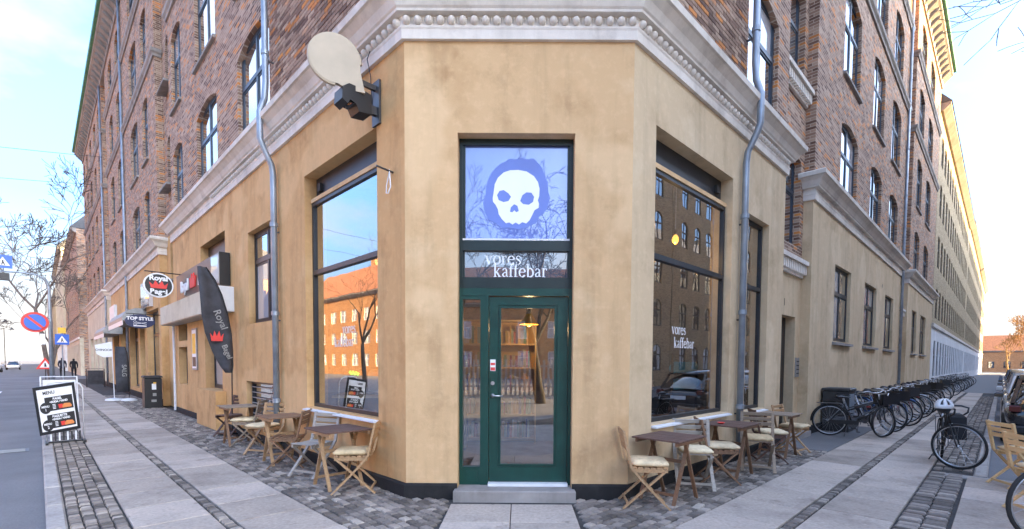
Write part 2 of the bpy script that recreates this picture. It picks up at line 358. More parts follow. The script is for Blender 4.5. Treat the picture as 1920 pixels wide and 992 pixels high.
def tag(o, label, cat, group=None):
    o['label'] = label; o['category'] = cat
    if group: o['group'] = group
    return o
def thing(name, label, cat, loc=(0, 0, 0), rotz=0, group=None):
    o = bpy.data.objects.new(name, None); COL.objects.link(o); o.location = loc; o.rotation_euler = (0, 0, rotz); o.empty_display_size = .2
    return tag(o, label, cat, group)
def struct(name, mb, mat, **k):
    o = part(name, mb, mat, **k); o['kind'] = 'structure'; return o
CACHE = {}
def cached(key, fn, smooth=False):
    if key not in CACHE:
        mb = fn(); me = mb.mesh(str(key[0]), smooth); fix_normals(me); CACHE[key] = me
    return CACHE[key]
def text_mesh(txt, size, extrude=.002, bold=0, align='CENTER', shear=0, sx=1):
    key = ('text', txt, size, bold, align, shear, sx)
    if key in CACHE: return CACHE[key]
    cu = bpy.data.curves.new('lettering', 'FONT'); cu.body = txt; cu.size = size; cu.extrude = extrude; cu.offset = bold; cu.align_x = align; cu.shear = shear
    o = bpy.data.objects.new('lettering', cu); COL.objects.link(o)
    dg = bpy.context.evaluated_depsgraph_get(); me = bpy.data.meshes.new_from_object(o.evaluated_get(dg))
    bpy.data.objects.remove(o); bpy.data.curves.remove(cu)
    if sx != 1:
        for v in me.vertices: v.co.x *= sx
    me.materials.clear(); CACHE[key] = me; return me

class Fr:
    """a facade: s runs along it from the corner, local y points out into the street"""
    def __init__(f, origin, deg, sg):
        f.o = Vector(origin); f.a = math.radians(deg); f.sg = sg
        f.x = Vector((math.cos(f.a), math.sin(f.a), 0)); f.y = Vector((-math.sin(f.a), math.cos(f.a), 0))
    def w(f, s, n=0, z=0): return f.o + f.x * (s * f.sg) + f.y * n + Vector((0, 0, z))
    def put(f, name, mb, mat, bld, s=0, n=0, z=0, smooth=False, rz=0, scale=None):
        base = bld.location if bld is not None else Vector((0, 0, 0))
        return part(name, mb, mat, bld, f.w(s, n, z) - base, (0, 0, f.a + rz), smooth, scale)
    def text(f, txt, size, mat, parent, s, n, z, bold=0, sx=1, extrude=.002, base=None):
        base = base if base is not None else (parent.location if parent is not None else Vector((0, 0, 0)))
        return link('lettering', text_mesh(txt, size, extrude, bold, 'CENTER', 0, sx), mat, parent, f.w(s, n, z) - base, (PI / 2, 0, f.a + PI))
A = Vector((-1.36, D0, 0)); B = Vector((1.30, D0, 0))
L = Fr(A, 135, 1); R = Fr(B, -135, -1); C = Fr((0, D0, 0), 180, -1)

def wall(x0, x1, z0, z1, ops, th, arch=0, reveal=None):
    """wall sheet with real openings: front face at y=0, reveals going back; ops = (x0,x1,z0,z1,arch rise)"""
    mb = MB(); xs = sorted({x0, x1, *[v for o in ops for v in o[:2]]}); zs = sorted({z0, z1, *[v for o in ops for v in o[2:4]]})
    xs = [x for x in xs if x0 <= x <= x1]; zs = [z for z in zs if z0 <= z <= z1]
    def inop(x, z): return any(o[0] < x < o[1] and o[2] < z < o[3] for o in ops)
    for i in range(len(xs) - 1):
        for j in range(len(zs) - 1):
            a, b, c, d = xs[i], xs[i + 1], zs[j], zs[j + 1]
            if not inop((a + b) / 2, (c + d) / 2):
                mb.add([(a, 0, c), (b, 0, c), (b, 0, d), (a, 0, d), (a, -th, c), (b, -th, c), (b, -th, d), (a, -th, d)], [(0, 1, 2, 3), (4, 7, 6, 5)])
    for o in ops:
        a, b, c, d = o[:4]
        fs = [((a, c), (a, d)), ((b, c), (b, d)), ((a, d), (b, d))] + ([((a, c), (b, c))] if c > z0 else [])
        for (p, q) in fs: mb.add([(p[0], 0, p[1]), (q[0], 0, q[1]), (q[0], -th, q[1]), (p[0], -th, p[1])], [(0, 1, 2, 3)])
        rise = o[4] if len(o) > 4 else 0
        if rise:
            w = (b - a) / 2; xc = (a + b) / 2; N = 7
            arc = [(xc - w + 2 * w * k / N, d - rise * ((2 * k / N - 1) ** 2)) for k in range(N + 1)]
            for k in range(N):
                p, q = arc[k], arc[k + 1]
                if d - min(p[1], q[1]) > .004:
                    mb.add([(p[0], -.001, p[1]), (q[0], -.001, q[1]), (q[0], -.001, d), (p[0], -.001, d), (p[0], -th, p[1]), (q[0], -th, q[1])],
                           [(0, 1, 2, 3), (0, 4, 5, 1)])
    for (p, q) in [((x0, z0), (x0, z1)), ((x1, z0), (x1, z1)), ((x0, z1), (x1, z1))]:
        mb.add([(p[0], 0, p[1]), (q[0], 0, q[1]), (q[0], -th, q[1]), (p[0], -th, p[1])], [(0, 1, 2, 3)])
    return mb
def fwall(bld, fr, name, mat, s0, s1, z0, z1, ops, n=0, th=.35):
    lo, hi = sorted((fr.sg * s0, fr.sg * s1))
    o2 = [(min(fr.sg * o[0], fr.sg * o[1]), max(fr.sg * o[0], fr.sg * o[1]), *o[2:]) for o in ops]
    return fr.put(name, wall(lo, hi, z0, z1, o2, th), mat, bld, 0, n, 0)

def win_frame(w, h, cols, tr, fw=.07, d=.07, sash=.035):
    mb = MB(); mb.box(-w / 2, -w / 2 + fw, -d, 0, 0, h); mb.box(w / 2 - fw, w / 2, -d, 0, 0, h)
    mb.box(-w / 2 + fw, w / 2 - fw, -d, 0, 0, fw); mb.box(-w / 2 + fw, w / 2 - fw, -d, 0, h - fw, h)
    zt = h * tr if tr else None
    zz = [fw, h - fw] if not tr else [fw, zt - .04, zt + .04, h - fw]
    if tr: mb.box(-w / 2 + fw, w / 2 - fw, -d, .008, zt - .04, zt + .04)
    cells = []; cw = (w - 2 * fw) / cols; mu = .04
    for c in range(1, cols):
        x = -w / 2 + fw + cw * c
        for k in range(0, len(zz), 2): mb.box(x - mu, x + mu, -d, .003, zz[k], zz[k + 1])
    for c in range(cols):
        xa = -w / 2 + fw + cw * c + (mu if c else 0); xb = -w / 2 + fw + cw * (c + 1) - (mu if c < cols - 1 else 0)
        for k in range(0, len(zz), 2):
            za, zb = zz[k], zz[k + 1]
            if sash:
                mb.box(xa, xa + sash, -d + .01, -.008, za, zb); mb.box(xb - sash, xb, -d + .01, -.008, za, zb)
                mb.box(xa + sash, xb - sash, -d + .01, -.008, za, za + sash); mb.box(xa + sash, xb - sash, -d + .01, -.008, zb - sash, zb)
            cells.append((xa + sash, xb - sash, za + sash, zb - sash))
    return mb, cells
def window(bld, fr, s0, s1, z0, z1, n=-.08, cols=2, tr=.6, frame='window_blue', pane='pane_sky', sill=None, simple=False, name='window', fw=.07):
    w, h = round(abs(s1 - s0), 2), round(z1 - z0, 2); key = ('winframe', w, h, cols, tr, simple, fw)
    if key not in CACHE:
        mb, cells = win_frame(w, h, cols, tr, fw, .07, .012 if simple else .035)
        me = mb.mesh('window'); fix_normals(me)
        pms = []
        if simple:
            pms.append((MB().box(-w / 2 + .03, w / 2 - .03, -.035, -.025, .03, h - .03).mesh('pane'), (0, 0, 0)))
        else:
            for a, b, c, d in cells:
                pms.append((MB().box(-(b - a) / 2, (b - a) / 2, -.030, -.020, 0, d - c).mesh('pane'), ((a + b) / 2, 0, c)))
        CACHE[key] = (me, pms)
    me, pms = CACHE[key]
    o = fr.put(name, me, frame, bld, (s0 + s1) / 2, n, z0)
    for pm, loc in pms:
        pn = pane if isinstance(pane, str) else rnd.choice(pane)
        link('pane', pm, pn, o, loc, (rnd.uniform(-.006, .006), 0, rnd.uniform(-.012, .012)))
    if sill:
        sw, sd, smat = sill
        ms = cached(('sill', round(w + sw, 2), sd), lambda: MB().add([(-(w + sw) / 2, -n - .0, -.10), ((w + sw) / 2, -n, -.10), ((w + sw) / 2, -n + sd, -.10), (-(w + sw) / 2, -n + sd, -.10),
            (-(w + sw) / 2, -.02 - .0, 0), ((w + sw) / 2, -.02, 0), ((w + sw) / 2, -n + sd, -.035), (-(w + sw) / 2, -n + sd, -.035)],
            [(0, 3, 2, 1), (4, 5, 6, 7), (0, 1, 5, 4), (1, 2, 6, 5), (2, 3, 7, 6), (3, 0, 4, 7)]))
        link('sill', ms, smat, o)
    return o
SERIF = {}
def serif_text(txt, h, gap=.16):
    """white serif lettering cut from vinyl: strokes of changing width"""
    mb = MB(); cur = [0.0]; lay = [0]
    def stroke(pts, ws):
        if not isinstance(ws, list): ws = [ws] * len(pts)
        lay[0] += 1; y = -.0006 - .0001 * (lay[0] % 9); Lp = []; Rp = []
        for i, p in enumerate(pts):
            a = Vector(pts[min(i + 1, len(pts) - 1)]) - Vector(pts[max(i - 1, 0)]); a.normalize(); nn = Vector((-a.y, a.x)) * ws[i] / 2
            Lp.append((p[0] + nn.x, p[1] + nn.y)); Rp.append((p[0] - nn.x, p[1] - nn.y))
        for i in range(len(pts) - 1):
            q = [Lp[i], Lp[i + 1], Rp[i + 1], Rp[i]]
            mb.add([((cur[0] + x) * h, y, z * h) for x, z in q], [(0, 1, 2, 3)])
    def arc(cx, cz, rx, rz, a0, a1, n=12): return [(cx + rx * math.cos(math.radians(a0 + (a1 - a0) * k / n)), cz + rz * math.sin(math.radians(a0 + (a1 - a0) * k / n))) for k in range(n + 1)]
    def ww(n, th=.19, tn=.07, ph=0): return [tn + (th - tn) * abs(math.cos(PI * 2 * k / n + ph)) for k in range(n + 1)]
    sf = .06
    for ch in txt:
        w = .8
        if ch == 'v':
            stroke([(.12, 1), (.42, 0)], .2); stroke([(.42, 0), (.70, 1)], .08); stroke([(-.02, .97), (.3, .97)], sf); stroke([(.55, .97), (.86, .97)], sf); w = .84
        elif ch == 'o':
            stroke(arc(.45, .5, .36, .48, 0, 360, 18), ww(18)); w = .9
        elif ch == 'r':
            stroke([(.2, 0), (.2, 1)], .18); stroke([(.02, .03), (.42, .03)], sf); stroke([(.02, .95), (.2, .97)], sf); stroke(arc(.45, .6, .25, .36, 180, 60, 8), .1); stroke([(.5, .86), (.62, .86)], .2); w = .66
        elif ch == 'e':
            stroke(arc(.43, .5, .34, .48, 10, 325, 16), ww(16)); stroke([(.12, .56), (.74, .56)], .08); w = .84
        elif ch == 's':
            stroke([(.58, .78), (.5, .95), (.3, .97), (.14, .85), (.16, .66), (.36, .53), (.54, .4), (.58, .2), (.42, .03), (.2, .04), (.08, .26)], [.06, .08, .1, .13, .17, .19, .17, .13, .1, .08, .06]); w = .68
        elif ch == 'k':
            stroke([(.2, 0), (.2, 1.5)], .18); stroke([(.02, .03), (.4, .03)], sf); stroke([(.02, 1.45), (.2, 1.47)], sf); stroke([(.22, .42), (.66, .96)], .08); stroke([(.36, .58), (.72, .03)], .19); stroke([(.52, .03), (.9, .03)], sf); stroke([(.5, .97), (.84, .97)], sf); w = .9
        elif ch == 'a':
            stroke([(.12, .76), (.22, .93), (.42, .97), (.56, .8), (.56, .1), (.74, .04)], [.12, .1, .09, .16, .18, .07]); stroke([(.56, .58), (.3, .5), (.12, .3), (.18, .07), (.36, .05), (.56, .2)], [.07, .09, .17, .15, .08, .06]); w = .78
        elif ch == 'f':
            stroke([(.2, 0), (.2, 1.15), (.3, 1.42), (.48, 1.48), (.58, 1.36)], [.18, .18, .12, .08, .14]); stroke([(.02, .03), (.42, .03)], sf); stroke([(0, .95), (.48, .95)], .07); w = .5
        elif ch == 'b':
            stroke([(.18, 0), (.18, 1.5)], .18); stroke([(0, 1.45), (.18, 1.47)], sf); stroke(arc(.44, .5, .34, .48, 130, -130, 14), [.06 + .14 * math.sin(PI * k / 14) for k in range(15)]); w = .88
        cur[0] += w + gap - .1
    mb.v = [(x - cur[0] * h / 2, y, z) for x, y, z in mb.v]
    return mb
# ------------------------------------------------------------------ ground
GZ = -.12
g = MB().add([(-900, -600, GZ), (900, -600, GZ), (900, 1400, GZ), (-900, 1400, GZ)], [(0, 1, 2, 3)])
struct('road', g, 'asphalt')
def quad_sn(fr, s0, s1, n0, n1, z): return [tuple(fr.w(a, b, z)) for a, b in ((s0, n0), (s1, n0), (s1, n1), (s0, n1))]
def slab_box(mb, fr, s0, s1, n0, n1, z0, z1):
    lo, hi = sorted((fr.sg * s0, fr.sg * s1)); M = Matrix.Translation(fr.o) @ Matrix.Rotation(fr.a, 4, 'Z'); mb.box(lo, hi, n0, n1, z0, z1, M)
def pavement(name, fr, s_near, s_far, bands, width):
    mb = MB(); slab_box(mb, fr, s_near, s_far, -.2, width, GZ - .05, -.03)
    pv = struct(name, mb, 'joint_sand')
    return pv
PL = pavement('left_pavement', L, -6, 52, None, 3.0)
PR = pavement('right_pavement', R, -6, 34, None, 2.9)
# the strips go on, too far off to tell the pieces apart
def far_sheet(pv, fr, s0, s1, n0, n1, mat, z=-.004):
    mb = MB(); lo, hi = sorted((fr.sg * s0, fr.sg * s1)); mb.box(lo, hi, n0, n1, -.1, 0)
    return fr.put('far_paving', mb, mat, pv, 0, 0, z)
def place_pieces(pv, name, items, mat, limit=300, c=.006):
    """items = (centre s, n, frame, length, width, top, twist); the ones nearest to the camera are objects, the rest one part"""
    out = []
    for (s, n, fr, ln, wd, top, tw) in items:
        p = fr.w(s, n, 0); out.append((p.length, p, fr, ln, wd, top, tw))
    out.sort(key=lambda t: t[0]); base = [cached(('stone', k, mat), lambda k=k: stone_mb(k, c)) for k in range(5)]
    for i, (d, p, fr, ln, wd, top, tw) in enumerate(out[:limit]):
        link(name, base[i % 5], mat, pv, (p.x, p.y, top), (rnd.uniform(-.02, .02), rnd.uniform(-.02, .02), fr.a + tw), (ln, wd, 1))
    rest = MB()
    for (d, p, fr, ln, wd, top, tw) in out[limit:]:
        M = Matrix.Translation((p.x, p.y, top)) @ Matrix.Rotation(fr.a + tw, 4, 'Z') @ Matrix.Diagonal((ln, wd, 1, 1))
        rest.add(*stone_raw(rnd.randrange(5), c), M)
    if rest.v:
        o = part(name, rest.mesh(name), mat, pv); o['kind'] = 'stuff'
def stone_raw(k, c):
    r = random.Random(k * 7 + 3); j = lambda: r.uniform(-.045, .045)
    lo = [(-.5 + j(), -.5 + j()), (.5 + j(), -.5 + j()), (.5 + j(), .5 + j()), (-.5 + j(), .5 + j())]
    e = .09
    vs = [(x, y, -.06) for x, y in lo] + [(x, y, -.012) for x, y in lo] + [(x * (1 - 2 * e), y * (1 - 2 * e), r.uniform(-.002, .002)) for x, y in lo]
    return vs, [(0, 1, 5, 4), (1, 2, 6, 5), (2, 3, 7, 6), (3, 0, 4, 7), (4, 5, 9, 8), (5, 6, 10, 9), (6, 7, 11, 10), (7, 4, 8, 11), (8, 9, 10, 11)]
def stone_mb(k, c): return MB().add(*stone_raw(k, c))
def cobble_rows(fr, s0, s1, n0, n1, rw, la, lb, keep=lambda p: True, jit=.006, gap=.012):
    its = []; n = n0; row = 0
    rows = max(1, round((n1 - n0) / rw)); rw = (n1 - n0) / rows
    for k in range(rows):
        s = s0 + rnd.uniform(0, lb)
        while s < s1:
            ln = rnd.uniform(la, lb); p = fr.w(s + ln / 2, n0 + rw * (k + .5))
            if keep(p): its.append((s + ln / 2, n0 + rw * (k + .5) + rnd.uniform(-jit, jit), fr, ln - gap, rw - gap, rnd.uniform(-.008, .004), rnd.uniform(-.06, .06)))
            s += ln
    return its
path_l, path_r = -.78, .60
def kl(p):
    nL = (p - L.o).dot(L.y)
    return p.x < path_l - .04 and (p.y < D0 - .08 if p.x > -1.36 else nL > .06)
def kr(p):
    nR = (p - R.o).dot(R.y)
    return p.x > path_r + .04 and (p.y < D0 - .08 if p.x < 1.30 else nR > .06)
place_pieces(PL, 'cobble', cobble_rows(L, -2.2, 24, -.96, 1.0, .098, .09, .15, kl), 'sett_piece')
place_pieces(PR, 'cobble', cobble_rows(R, -2.2, 5.3, -.96, .90, .098, .09, .15, kr), 'sett_piece')
place_pieces(PL, 'sett', cobble_rows(L, .2, 30, 2.49, 2.91, .105, .06, .10, jit=.003) + cobble_rows(L, -2, 30, 1.73, 1.83, .10, .07, .10, jit=.002), 'sett_piece')
place_pieces(PR, 'sett', cobble_rows(R, -.5, 4.6, 2.41, 2.79, .19, .05, .085, jit=.003) + cobble_rows(R, 4.9, 30, 2.41, 2.86, .11, .06, .10) + cobble_rows(R, -1.5, 30, 1.63, 1.73, .10, .05, .08, jit=.002), 'sett_piece')
def slab_row(pv, fr, s0, s1, n0, n1, pitch, shift=0):
    s = s0 + shift
    while s < s1:
        ln = pitch - .013; wd = n1 - n0 - .012
        me = cached(('slab', round(ln, 3), round(wd, 3)), lambda: MB().cbox(-ln / 2, ln / 2, -wd / 2, wd / 2, -.06, 0, .006))
        p = fr.w(s + pitch / 2, (n0 + n1) / 2)
        link('slab', me, 'slab_piece', pv, (p.x, p.y, rnd.uniform(-.004, .002)), (rnd.uniform(-.003, .003), rnd.uniform(-.003, .003), fr.a))
        s += pitch
slab_row(PL, L, -2.05, 40, 1.01, 1.72, .8); slab_row(PL, L, -2.05, 40, 1.84, 2.48, .8, -.35)
slab_row(PR, R, -2.2, 34, .91, 1.62, .8); slab_row(PR, R, -1.8, 34, 1.74, 2.40, .8, -.2)
# grey-blue coated strip by the wall where the bicycles stand
slab_row(PR, R, 10.2, 34, .02, .90, 1.6); R.put('asphalt_strip', MB().cbox(-10.18, -5.36, .02, .895, -.06, 0, .01), 'asphalt', PR, 0, 0, -.002)
for k in range(3):                            # the extra width of pavement past the parking bay
    slab_row(PR, R, -3.5 + .3 * (k % 2), 4.1, 2.82 + .7 * k, 3.52 + .7 * k - .004, .8)
for i in range(2):                            # slabs in front of the door
    for j in range(3):
        x0 = path_l + .69 * i; me = cached(('doorslab',), lambda: MB().cbox(-.341, .341, -.31, .31, -.06, 0, .006))
        link('slab', me, 'slab_piece', PL, (x0 + .345, 5.09 - .63 * j, -.001))
mb = MB(); slab_box(mb, R, -6, 4.45, 2.75, 5.6, GZ - .05, -.03); R.put('bedding', MB().box(-4.45, 6, 2.75, 5.6, GZ - .05, -.031), 'joint_sand', PR)
C.put('bedding', MB().box(-2.4, 2.4, 0, 3.4, GZ - .06, -.033), 'joint_sand', PL); C.put('far_paving', MB().box(-3.0, 3.0, 2.2, 6.4, GZ - .05, -.007), 'dirt_grey', PL)
def kerb(pv, fr, s0, s1, n0, n1, ln=1.05):
    s = s0
    while s < s1:
        me = cached(('kerb', round(n1 - n0, 2), ln), lambda: MB().cbox(-ln / 2 + .004, ln / 2 - .004, -(n1 - n0) / 2, (n1 - n0) / 2, -.2, 0, .018))
        p = fr.w(s + ln / 2, (n0 + n1) / 2); link('kerbstone', me, 'kerb_piece', pv, (p.x, p.y, rnd.uniform(-.004, .004)), (0, 0, fr.a + rnd.uniform(-.003, .003))); s += ln
kerb(PL, L, -5, 60, 2.92, 3.07); kerb(PR, R, 4.75, 34, 2.88, 3.03)
for k in range(3):                            # kerb turning out to the street
    p = R.w(4.5, 3.0 + .9 * k); me = cached(('kerbturn',), lambda: MB().cbox(-.09, .09, -.44, .44, -.2, 0, .018)); link('kerbstone', me, 'kerb_piece', PR, (p.x, p.y, 0), (0, 0, R.a))
far_sheet(PL, L, 52, 330, -.2, 3.07, 'far_slabs'); far_sheet(PR, R, 34, 160, -.2, 3.03, 'far_slabs')
for k, (sa, nb) in enumerate(((30, 4.5), (30, 5.4), (30, 6.3), (30, 7.2), (30, 8.1))):      # zebra crossing over the left street
    M = MB(); slab_box(M, L, sa, sa + 3.2, nb, nb + .5, GZ + .004, GZ + .008); struct('crossing_stripe', M, 'white_print')
M = MB(); slab_box(M, L, 7.9, 8.35, 3.25, 3.75, GZ + .002, GZ + .006); dr = part('drain_cover', M, 'dark_steel')
tag(dr, 'dark iron drain grate in the asphalt beside the left kerb', 'drain')
for k in range(5):
    M = MB(); slab_box(M, L, 7.94 + .08 * k, 7.98 + .08 * k, 3.30, 3.70, GZ + .0065, GZ + .012); part('bar', M, 'aluminium_grey', dr)

# ------------------------------------------------------------------ the corner building
CB = thing('corner_building', 'brown brick corner house with tan plastered ground floor and cut-off corner', 'building', (0, D0, 0))
ROWS = [(5.9, 8.0), (9.12, 11.4), (12.36, 14.6), (15.6, 17.5)]
TOP = 18.1
bigL = (.65, 2.98, .87, 4.55); smL = (4.28, 5.93, 2.36, 4.20); bsL = (4.5, 6.2, .42, 1.19); sgL = (7.62, 9.95, 3.32, 4.58)
shL = (8.05, 9.68, .9, 2.55); nrL = (11.8, 13.0, .9, 2.02); nuL = (11.75, 12.95, 2.2, 2.72)
fwall(CB, L, 'plaster_wall', 'plaster_left', 0, 13.55, 0, 5.36, [bigL, smL, bsL, sgL, shL, nrL, nuL])
fwall(CB, C, 'plaster_wall', 'plaster_tan', -1.36, 1.30, 0, 5.36, [(-.743, .625, 0, 4.27)])
bigR = (.52, 2.93, .83, 4.55); w2R = (3.62, 4.64, .79, 4.16)
fwall(CB, R, 'plaster_wall', 'plaster_right', 0, 5.5, 0, 5.36, [bigR, w2R])
def pth(pts): return [(p.x - CB.location.x, p.y - CB.location.y) for p in pts]
# upper brickwork
colsL1 = [(4.5, 6.42), (8.07, 10.05), (11.8, 13.1)]
ops = [(a, b, z0, z1, .2) for a, b in colsL1 for z0, z1 in ROWS]
fwall(CB, L, 'brick_wall', 'brick_wall', 4.45, 13.55, 5.8, TOP, ops); fwall(CB, L, 'mortar', 'stone_grey', 0, 4.449, 5.8, 9.07, [], -.012, .3)
fwall(CB, L, 'brick_wall', 'brick_wall', 0, 4.449, 9.07, TOP, [(1.2, 2.9, z0, z1, .2) for z0, z1 in ROWS[1:]])
colsR1 = [(3.4, 4.86)]
fwall(CB, R, 'brick_wall', 'brick_wall', 3.36, 5.5, 5.8, TOP, [(a, b, z0, z1, .2) for a, b in colsR1 for z0, z1 in ROWS])
fwall(CB, R, 'mortar', 'stone_grey', 0, 3.359, 5.8, 9.07, [], -.012, .3)
fwall(CB, R, 'brick_wall', 'brick_wall', 0, 3.359, 9.07, TOP, [(1.0, 2.4, z0, z1, .2) for z0, z1 in ROWS[1:]])
fwall(CB, C, 'brick_wall', 'brick_wall', -1.36, 1.30, 5.8, TOP, [(-.75, .7, z0, z1, .2) for z0, z1 in ROWS[1:]])
bk = []
for fr, smax in ((L, 4.45), (R, 3.36)):
    for r in range(47):
        z = 5.87 + .0667 * r; s = -.12 * (r % 2)
        while s < smax:
            a, b = max(s, 0), min(s + .228, smax - .006)
            if b - a > .05: bk.append(((fr.w((a + b) / 2, 0, z) - Vector((0, 0, 1.6))).length, fr, a, b, z))
            s += .24
bk.sort(key=lambda t: t[0]); bricks_rest = {L: MB(), R: MB()}
bm_full = cached(('brickpiece',), lambda: MB().box(-.5, .5, -.02, .001, 0, .0547))
for i, (d, fr, a, b, z) in enumerate(bk):
    pr = rnd.uniform(-.003, .003)
    if i < 300: fr.put('brick', bm_full, 'brick_piece', CB, (a + b) / 2, pr, z, scale=(b - a, 1, 1))
    else: bricks_rest[fr].box(fr.sg * a, fr.sg * b, -.02, .001 + pr, z, z + .0547)
for fr, mb in bricks_rest.items():
    o = fr.put('brick', mb.mesh('brick'), 'brick_piece', CB); o['kind'] = 'stuff'

def bay(fr, s0, s1, d, gz, ops, mat, zb=0):
    fwall(CB, fr, 'brick_wall', 'brick_wall', s0, s1, gz, TOP, [o for o in ops if o[2] >= gz], -d)
    fwall(CB, fr, 'plaster_wall', mat, s0, s1, 0, gz - .001, [o for o in ops if o[3] < gz], -d)
UW = dict(cols=2, tr=.62, n=-.085, frame='window_blue', pane=['pane_sky', 'pane_sky', 'pane_sky', 'pane_light'])
def row_windows(fr, cols, rows=ROWS, sill=(.1, .07, 'stone_grey'), skip_first_sill=True, **k):
    kw = dict(UW); kw.update(k)
    for a, b in cols:
        for i, (z0, z1) in enumerate(rows):
            window(CB, fr, a, b, z0, z1, sill=None if (i == 0 and skip_first_sill) else sill, **kw)
row_windows(L, colsL1); row_windows(R, colsR1); row_windows(L, [(1.2, 2.9)], ROWS[1:], skip_first_sill=False); row_windows(R, [(1.0, 2.4)], ROWS[1:], skip_first_sill=False); row_windows(C, [(-.75, .7)], ROWS[1:], skip_first_sill=False)
# left: stair bay, then the next houses' fronts of the same building
stairL = [(14.1, 15.35, 7.35 + 3.24 * k, 9.15 + 3.24 * k, .15) for k in range(3)] + [(14.2, 15.25, 4.3, 5.7)]
bay(L, 13.55, 15.9, .22, 5.9, stairL, 'plaster_left')
for o in stairL: window(CB, L, o[0], o[1], o[2], o[3], n=-.36, cols=2, tr=.6, frame='window_blue', pane='pane_dark', sill=(.06, .05, 'stone_grey'))
colsL2 = [(17.5, 18.75), (20.0, 22.0), (25.2, 26.7), (28.3, 29.9)]
fwall(CB, L, 'brick_wall', 'brick_wall', 15.9, 31.6, 5.8, TOP, [(a, b, z0, z1, .18) for a, b in colsL2 for z0, z1 in ROWS])
gfL2 = [(16.35, 18.95, .25, 3.5), (19.6, 20.9, .1, 4.2), (21.4, 24.0, .4, 3.4), (25.2, 27.6, .4, 3.4), (28.4, 30.8, .3, 3.4)]
fwall(CB, L, 'plaster_wall', 'plaster_left', 15.9, 31.6, 0, 5.36, gfL2)
row_windows(L, colsL2, pane='pane_dark')
for o in gfL2: window(CB, L, o[0], o[1], o[2], o[3], n=-.2, cols=2, tr=.72, frame='window_dark', pane='pane_dark', name='shop_window')
stairL2 = [(32.1, 33.3, 7.35 + 3.24 * k, 9.15 + 3.24 * k, .15) for k in range(3)]
bay(L, 31.6, 33.7, .22, 5.9, stairL2, 'plaster_left')
for o in stairL2: window(CB, L, o[0], o[1], o[2], o[3], n=-.36, frame='window_dark', pane='pane_dark', simple=True)
colsL3 = [(35.0, 36.6), (38.2, 39.8), (41.6, 43.2), (45.0, 46.6), (47.9, 49.2)]
fwall(CB, L, 'brick_wall', 'brick_wall', 33.7, 50, 5.8, TOP, [(a, b, z0, z1, .18) for a, b in colsL3 for z0, z1 in ROWS])
gfL3 = [(34.6, 37.2, .3, 3.3), (38.2, 40.6, .3, 3.3), (41.6, 44, .3, 3.3), (45, 48, .3, 3.3)]
fwall(CB, L, 'plaster_wall', 'plaster_cream', 33.7, 50, 0, 5.36, gfL3)
row_windows(L, colsL3, pane='pane_dark', simple=True)
for o in gfL3: window(CB, L, o[0], o[1], o[2], o[3], n=-.2, cols=2, tr=.72, frame='white_paint', pane='pane_dark', name='shop_window', simple=True)
# right: entrance bay, next fronts
stairR = [(5.95, 7.2, 4.22, 6.2, .12)] + [(5.95, 7.2, 7.7 + 3.3 * k, 9.75 + 3.3 * k, .15) for k in range(3)]
fwall(CB, R, 'brick_wall', 'brick_wall', 5.5, 7.45, 4.0, TOP, stairR, -.2); fwall(CB, R, 'plaster_wall', 'plaster_right', 5.5, 7.45, 0, 3.999, [(5.72, 7.1, .12, 2.66)], -.2, .55)
for o in stairR: window(CB, R, o[0], o[1], o[2], o[3], n=-.34, cols=2, tr=.62, frame='window_blue', pane=['pane_sky', 'pane_dark'], sill=None)
def dentil_sill(fr, s0, s1, z, n):
    o = fr.put('sill_course', MB().box(-abs(s1 - s0) / 2, abs(s1 - s0) / 2, 0, .16, 0, .09), 'cornice_grey', CB, (s0 + s1) / 2, n, z)
    part('apron', MB().box(-abs(s1 - s0) / 2 + .03, abs(s1 - s0) / 2 - .03, 0, .05, -.26, -.001), 'cornice_grey', o)
    me = cached(('dentil',), lambda: MB().box(-.035, .035, .051, .12, -.2, -.002)); k = int(abs(s1 - s0) / .12)
    for i in range(k): link('dentil', me, 'cornice_grey', o, (-abs(s1 - s0) / 2 + .06 + (abs(s1 - s0) - .12) * i / (k - 1), 0, 0))
for z in (3.82, 7.6, 10.9, 14.2): dentil_sill(R, 5.52, 7.43, z, -.198)
colsR2 = [(9.8, 11.75), (13.7, 15.6), (17.2, 19.2)]
fwall(CB, R, 'brick_wall', 'brick_wall', 7.45, 20.9, 5.8, TOP, [(a, b, z0, z1, .2) for a, b in colsR2 for z0, z1 in ROWS])
gfR2 = [(9.6, 11.45, 2.22, 4.2), (13.4, 15.4, 2.22, 4.2), (17.1, 19.0, 2.22, 4.2)]
bsR2 = [(a + .1, b - .1, .2, .78) for a, b, c, d in gfR2]
fwall(CB, R, 'plaster_wall', 'plaster_right', 7.45, 20.9, 0, 5.36, gfR2 + bsR2)
row_windows(R, colsR2)
for a, b, c, d in gfR2: window(CB, R, a, b, c, d, n=-.085, cols=2, tr=.64, frame='window_dark', pane=['pane_sky', 'pane_light'], sill=(.16, .1, 'stone_grey'))
for a, b, c, d in bsR2: window(CB, R, a, b, c, d, n=-.2, cols=2, tr=0, frame='window_dark', pane='pane_dark', simple=True, name='basement_window')
stairR2 = [(21.3, 22.5, 4.4 + 3.3 * k, 6.3 + 3.3 * k, .12) for k in range(4)]
fwall(CB, R, 'brick_wall', 'brick_wall', 20.9, 22.9, 4.2, TOP, stairR2, -.2); fwall(CB, R, 'plaster_wall', 'plaster_right', 20.9, 22.9, 0, 4.199, [(21.2, 22.5, .1, 3.2)], -.2, .5)
for o in stairR2: window(CB, R, o[0], o[1], o[2], o[3], n=-.34, frame='window_dark', pane='pane_dark', simple=True)
dentil_sill(R, 20.92, 22.88, 4.0, -.198)
colsR3 = [(24.3, 26.2), (28.0, 30.2)]
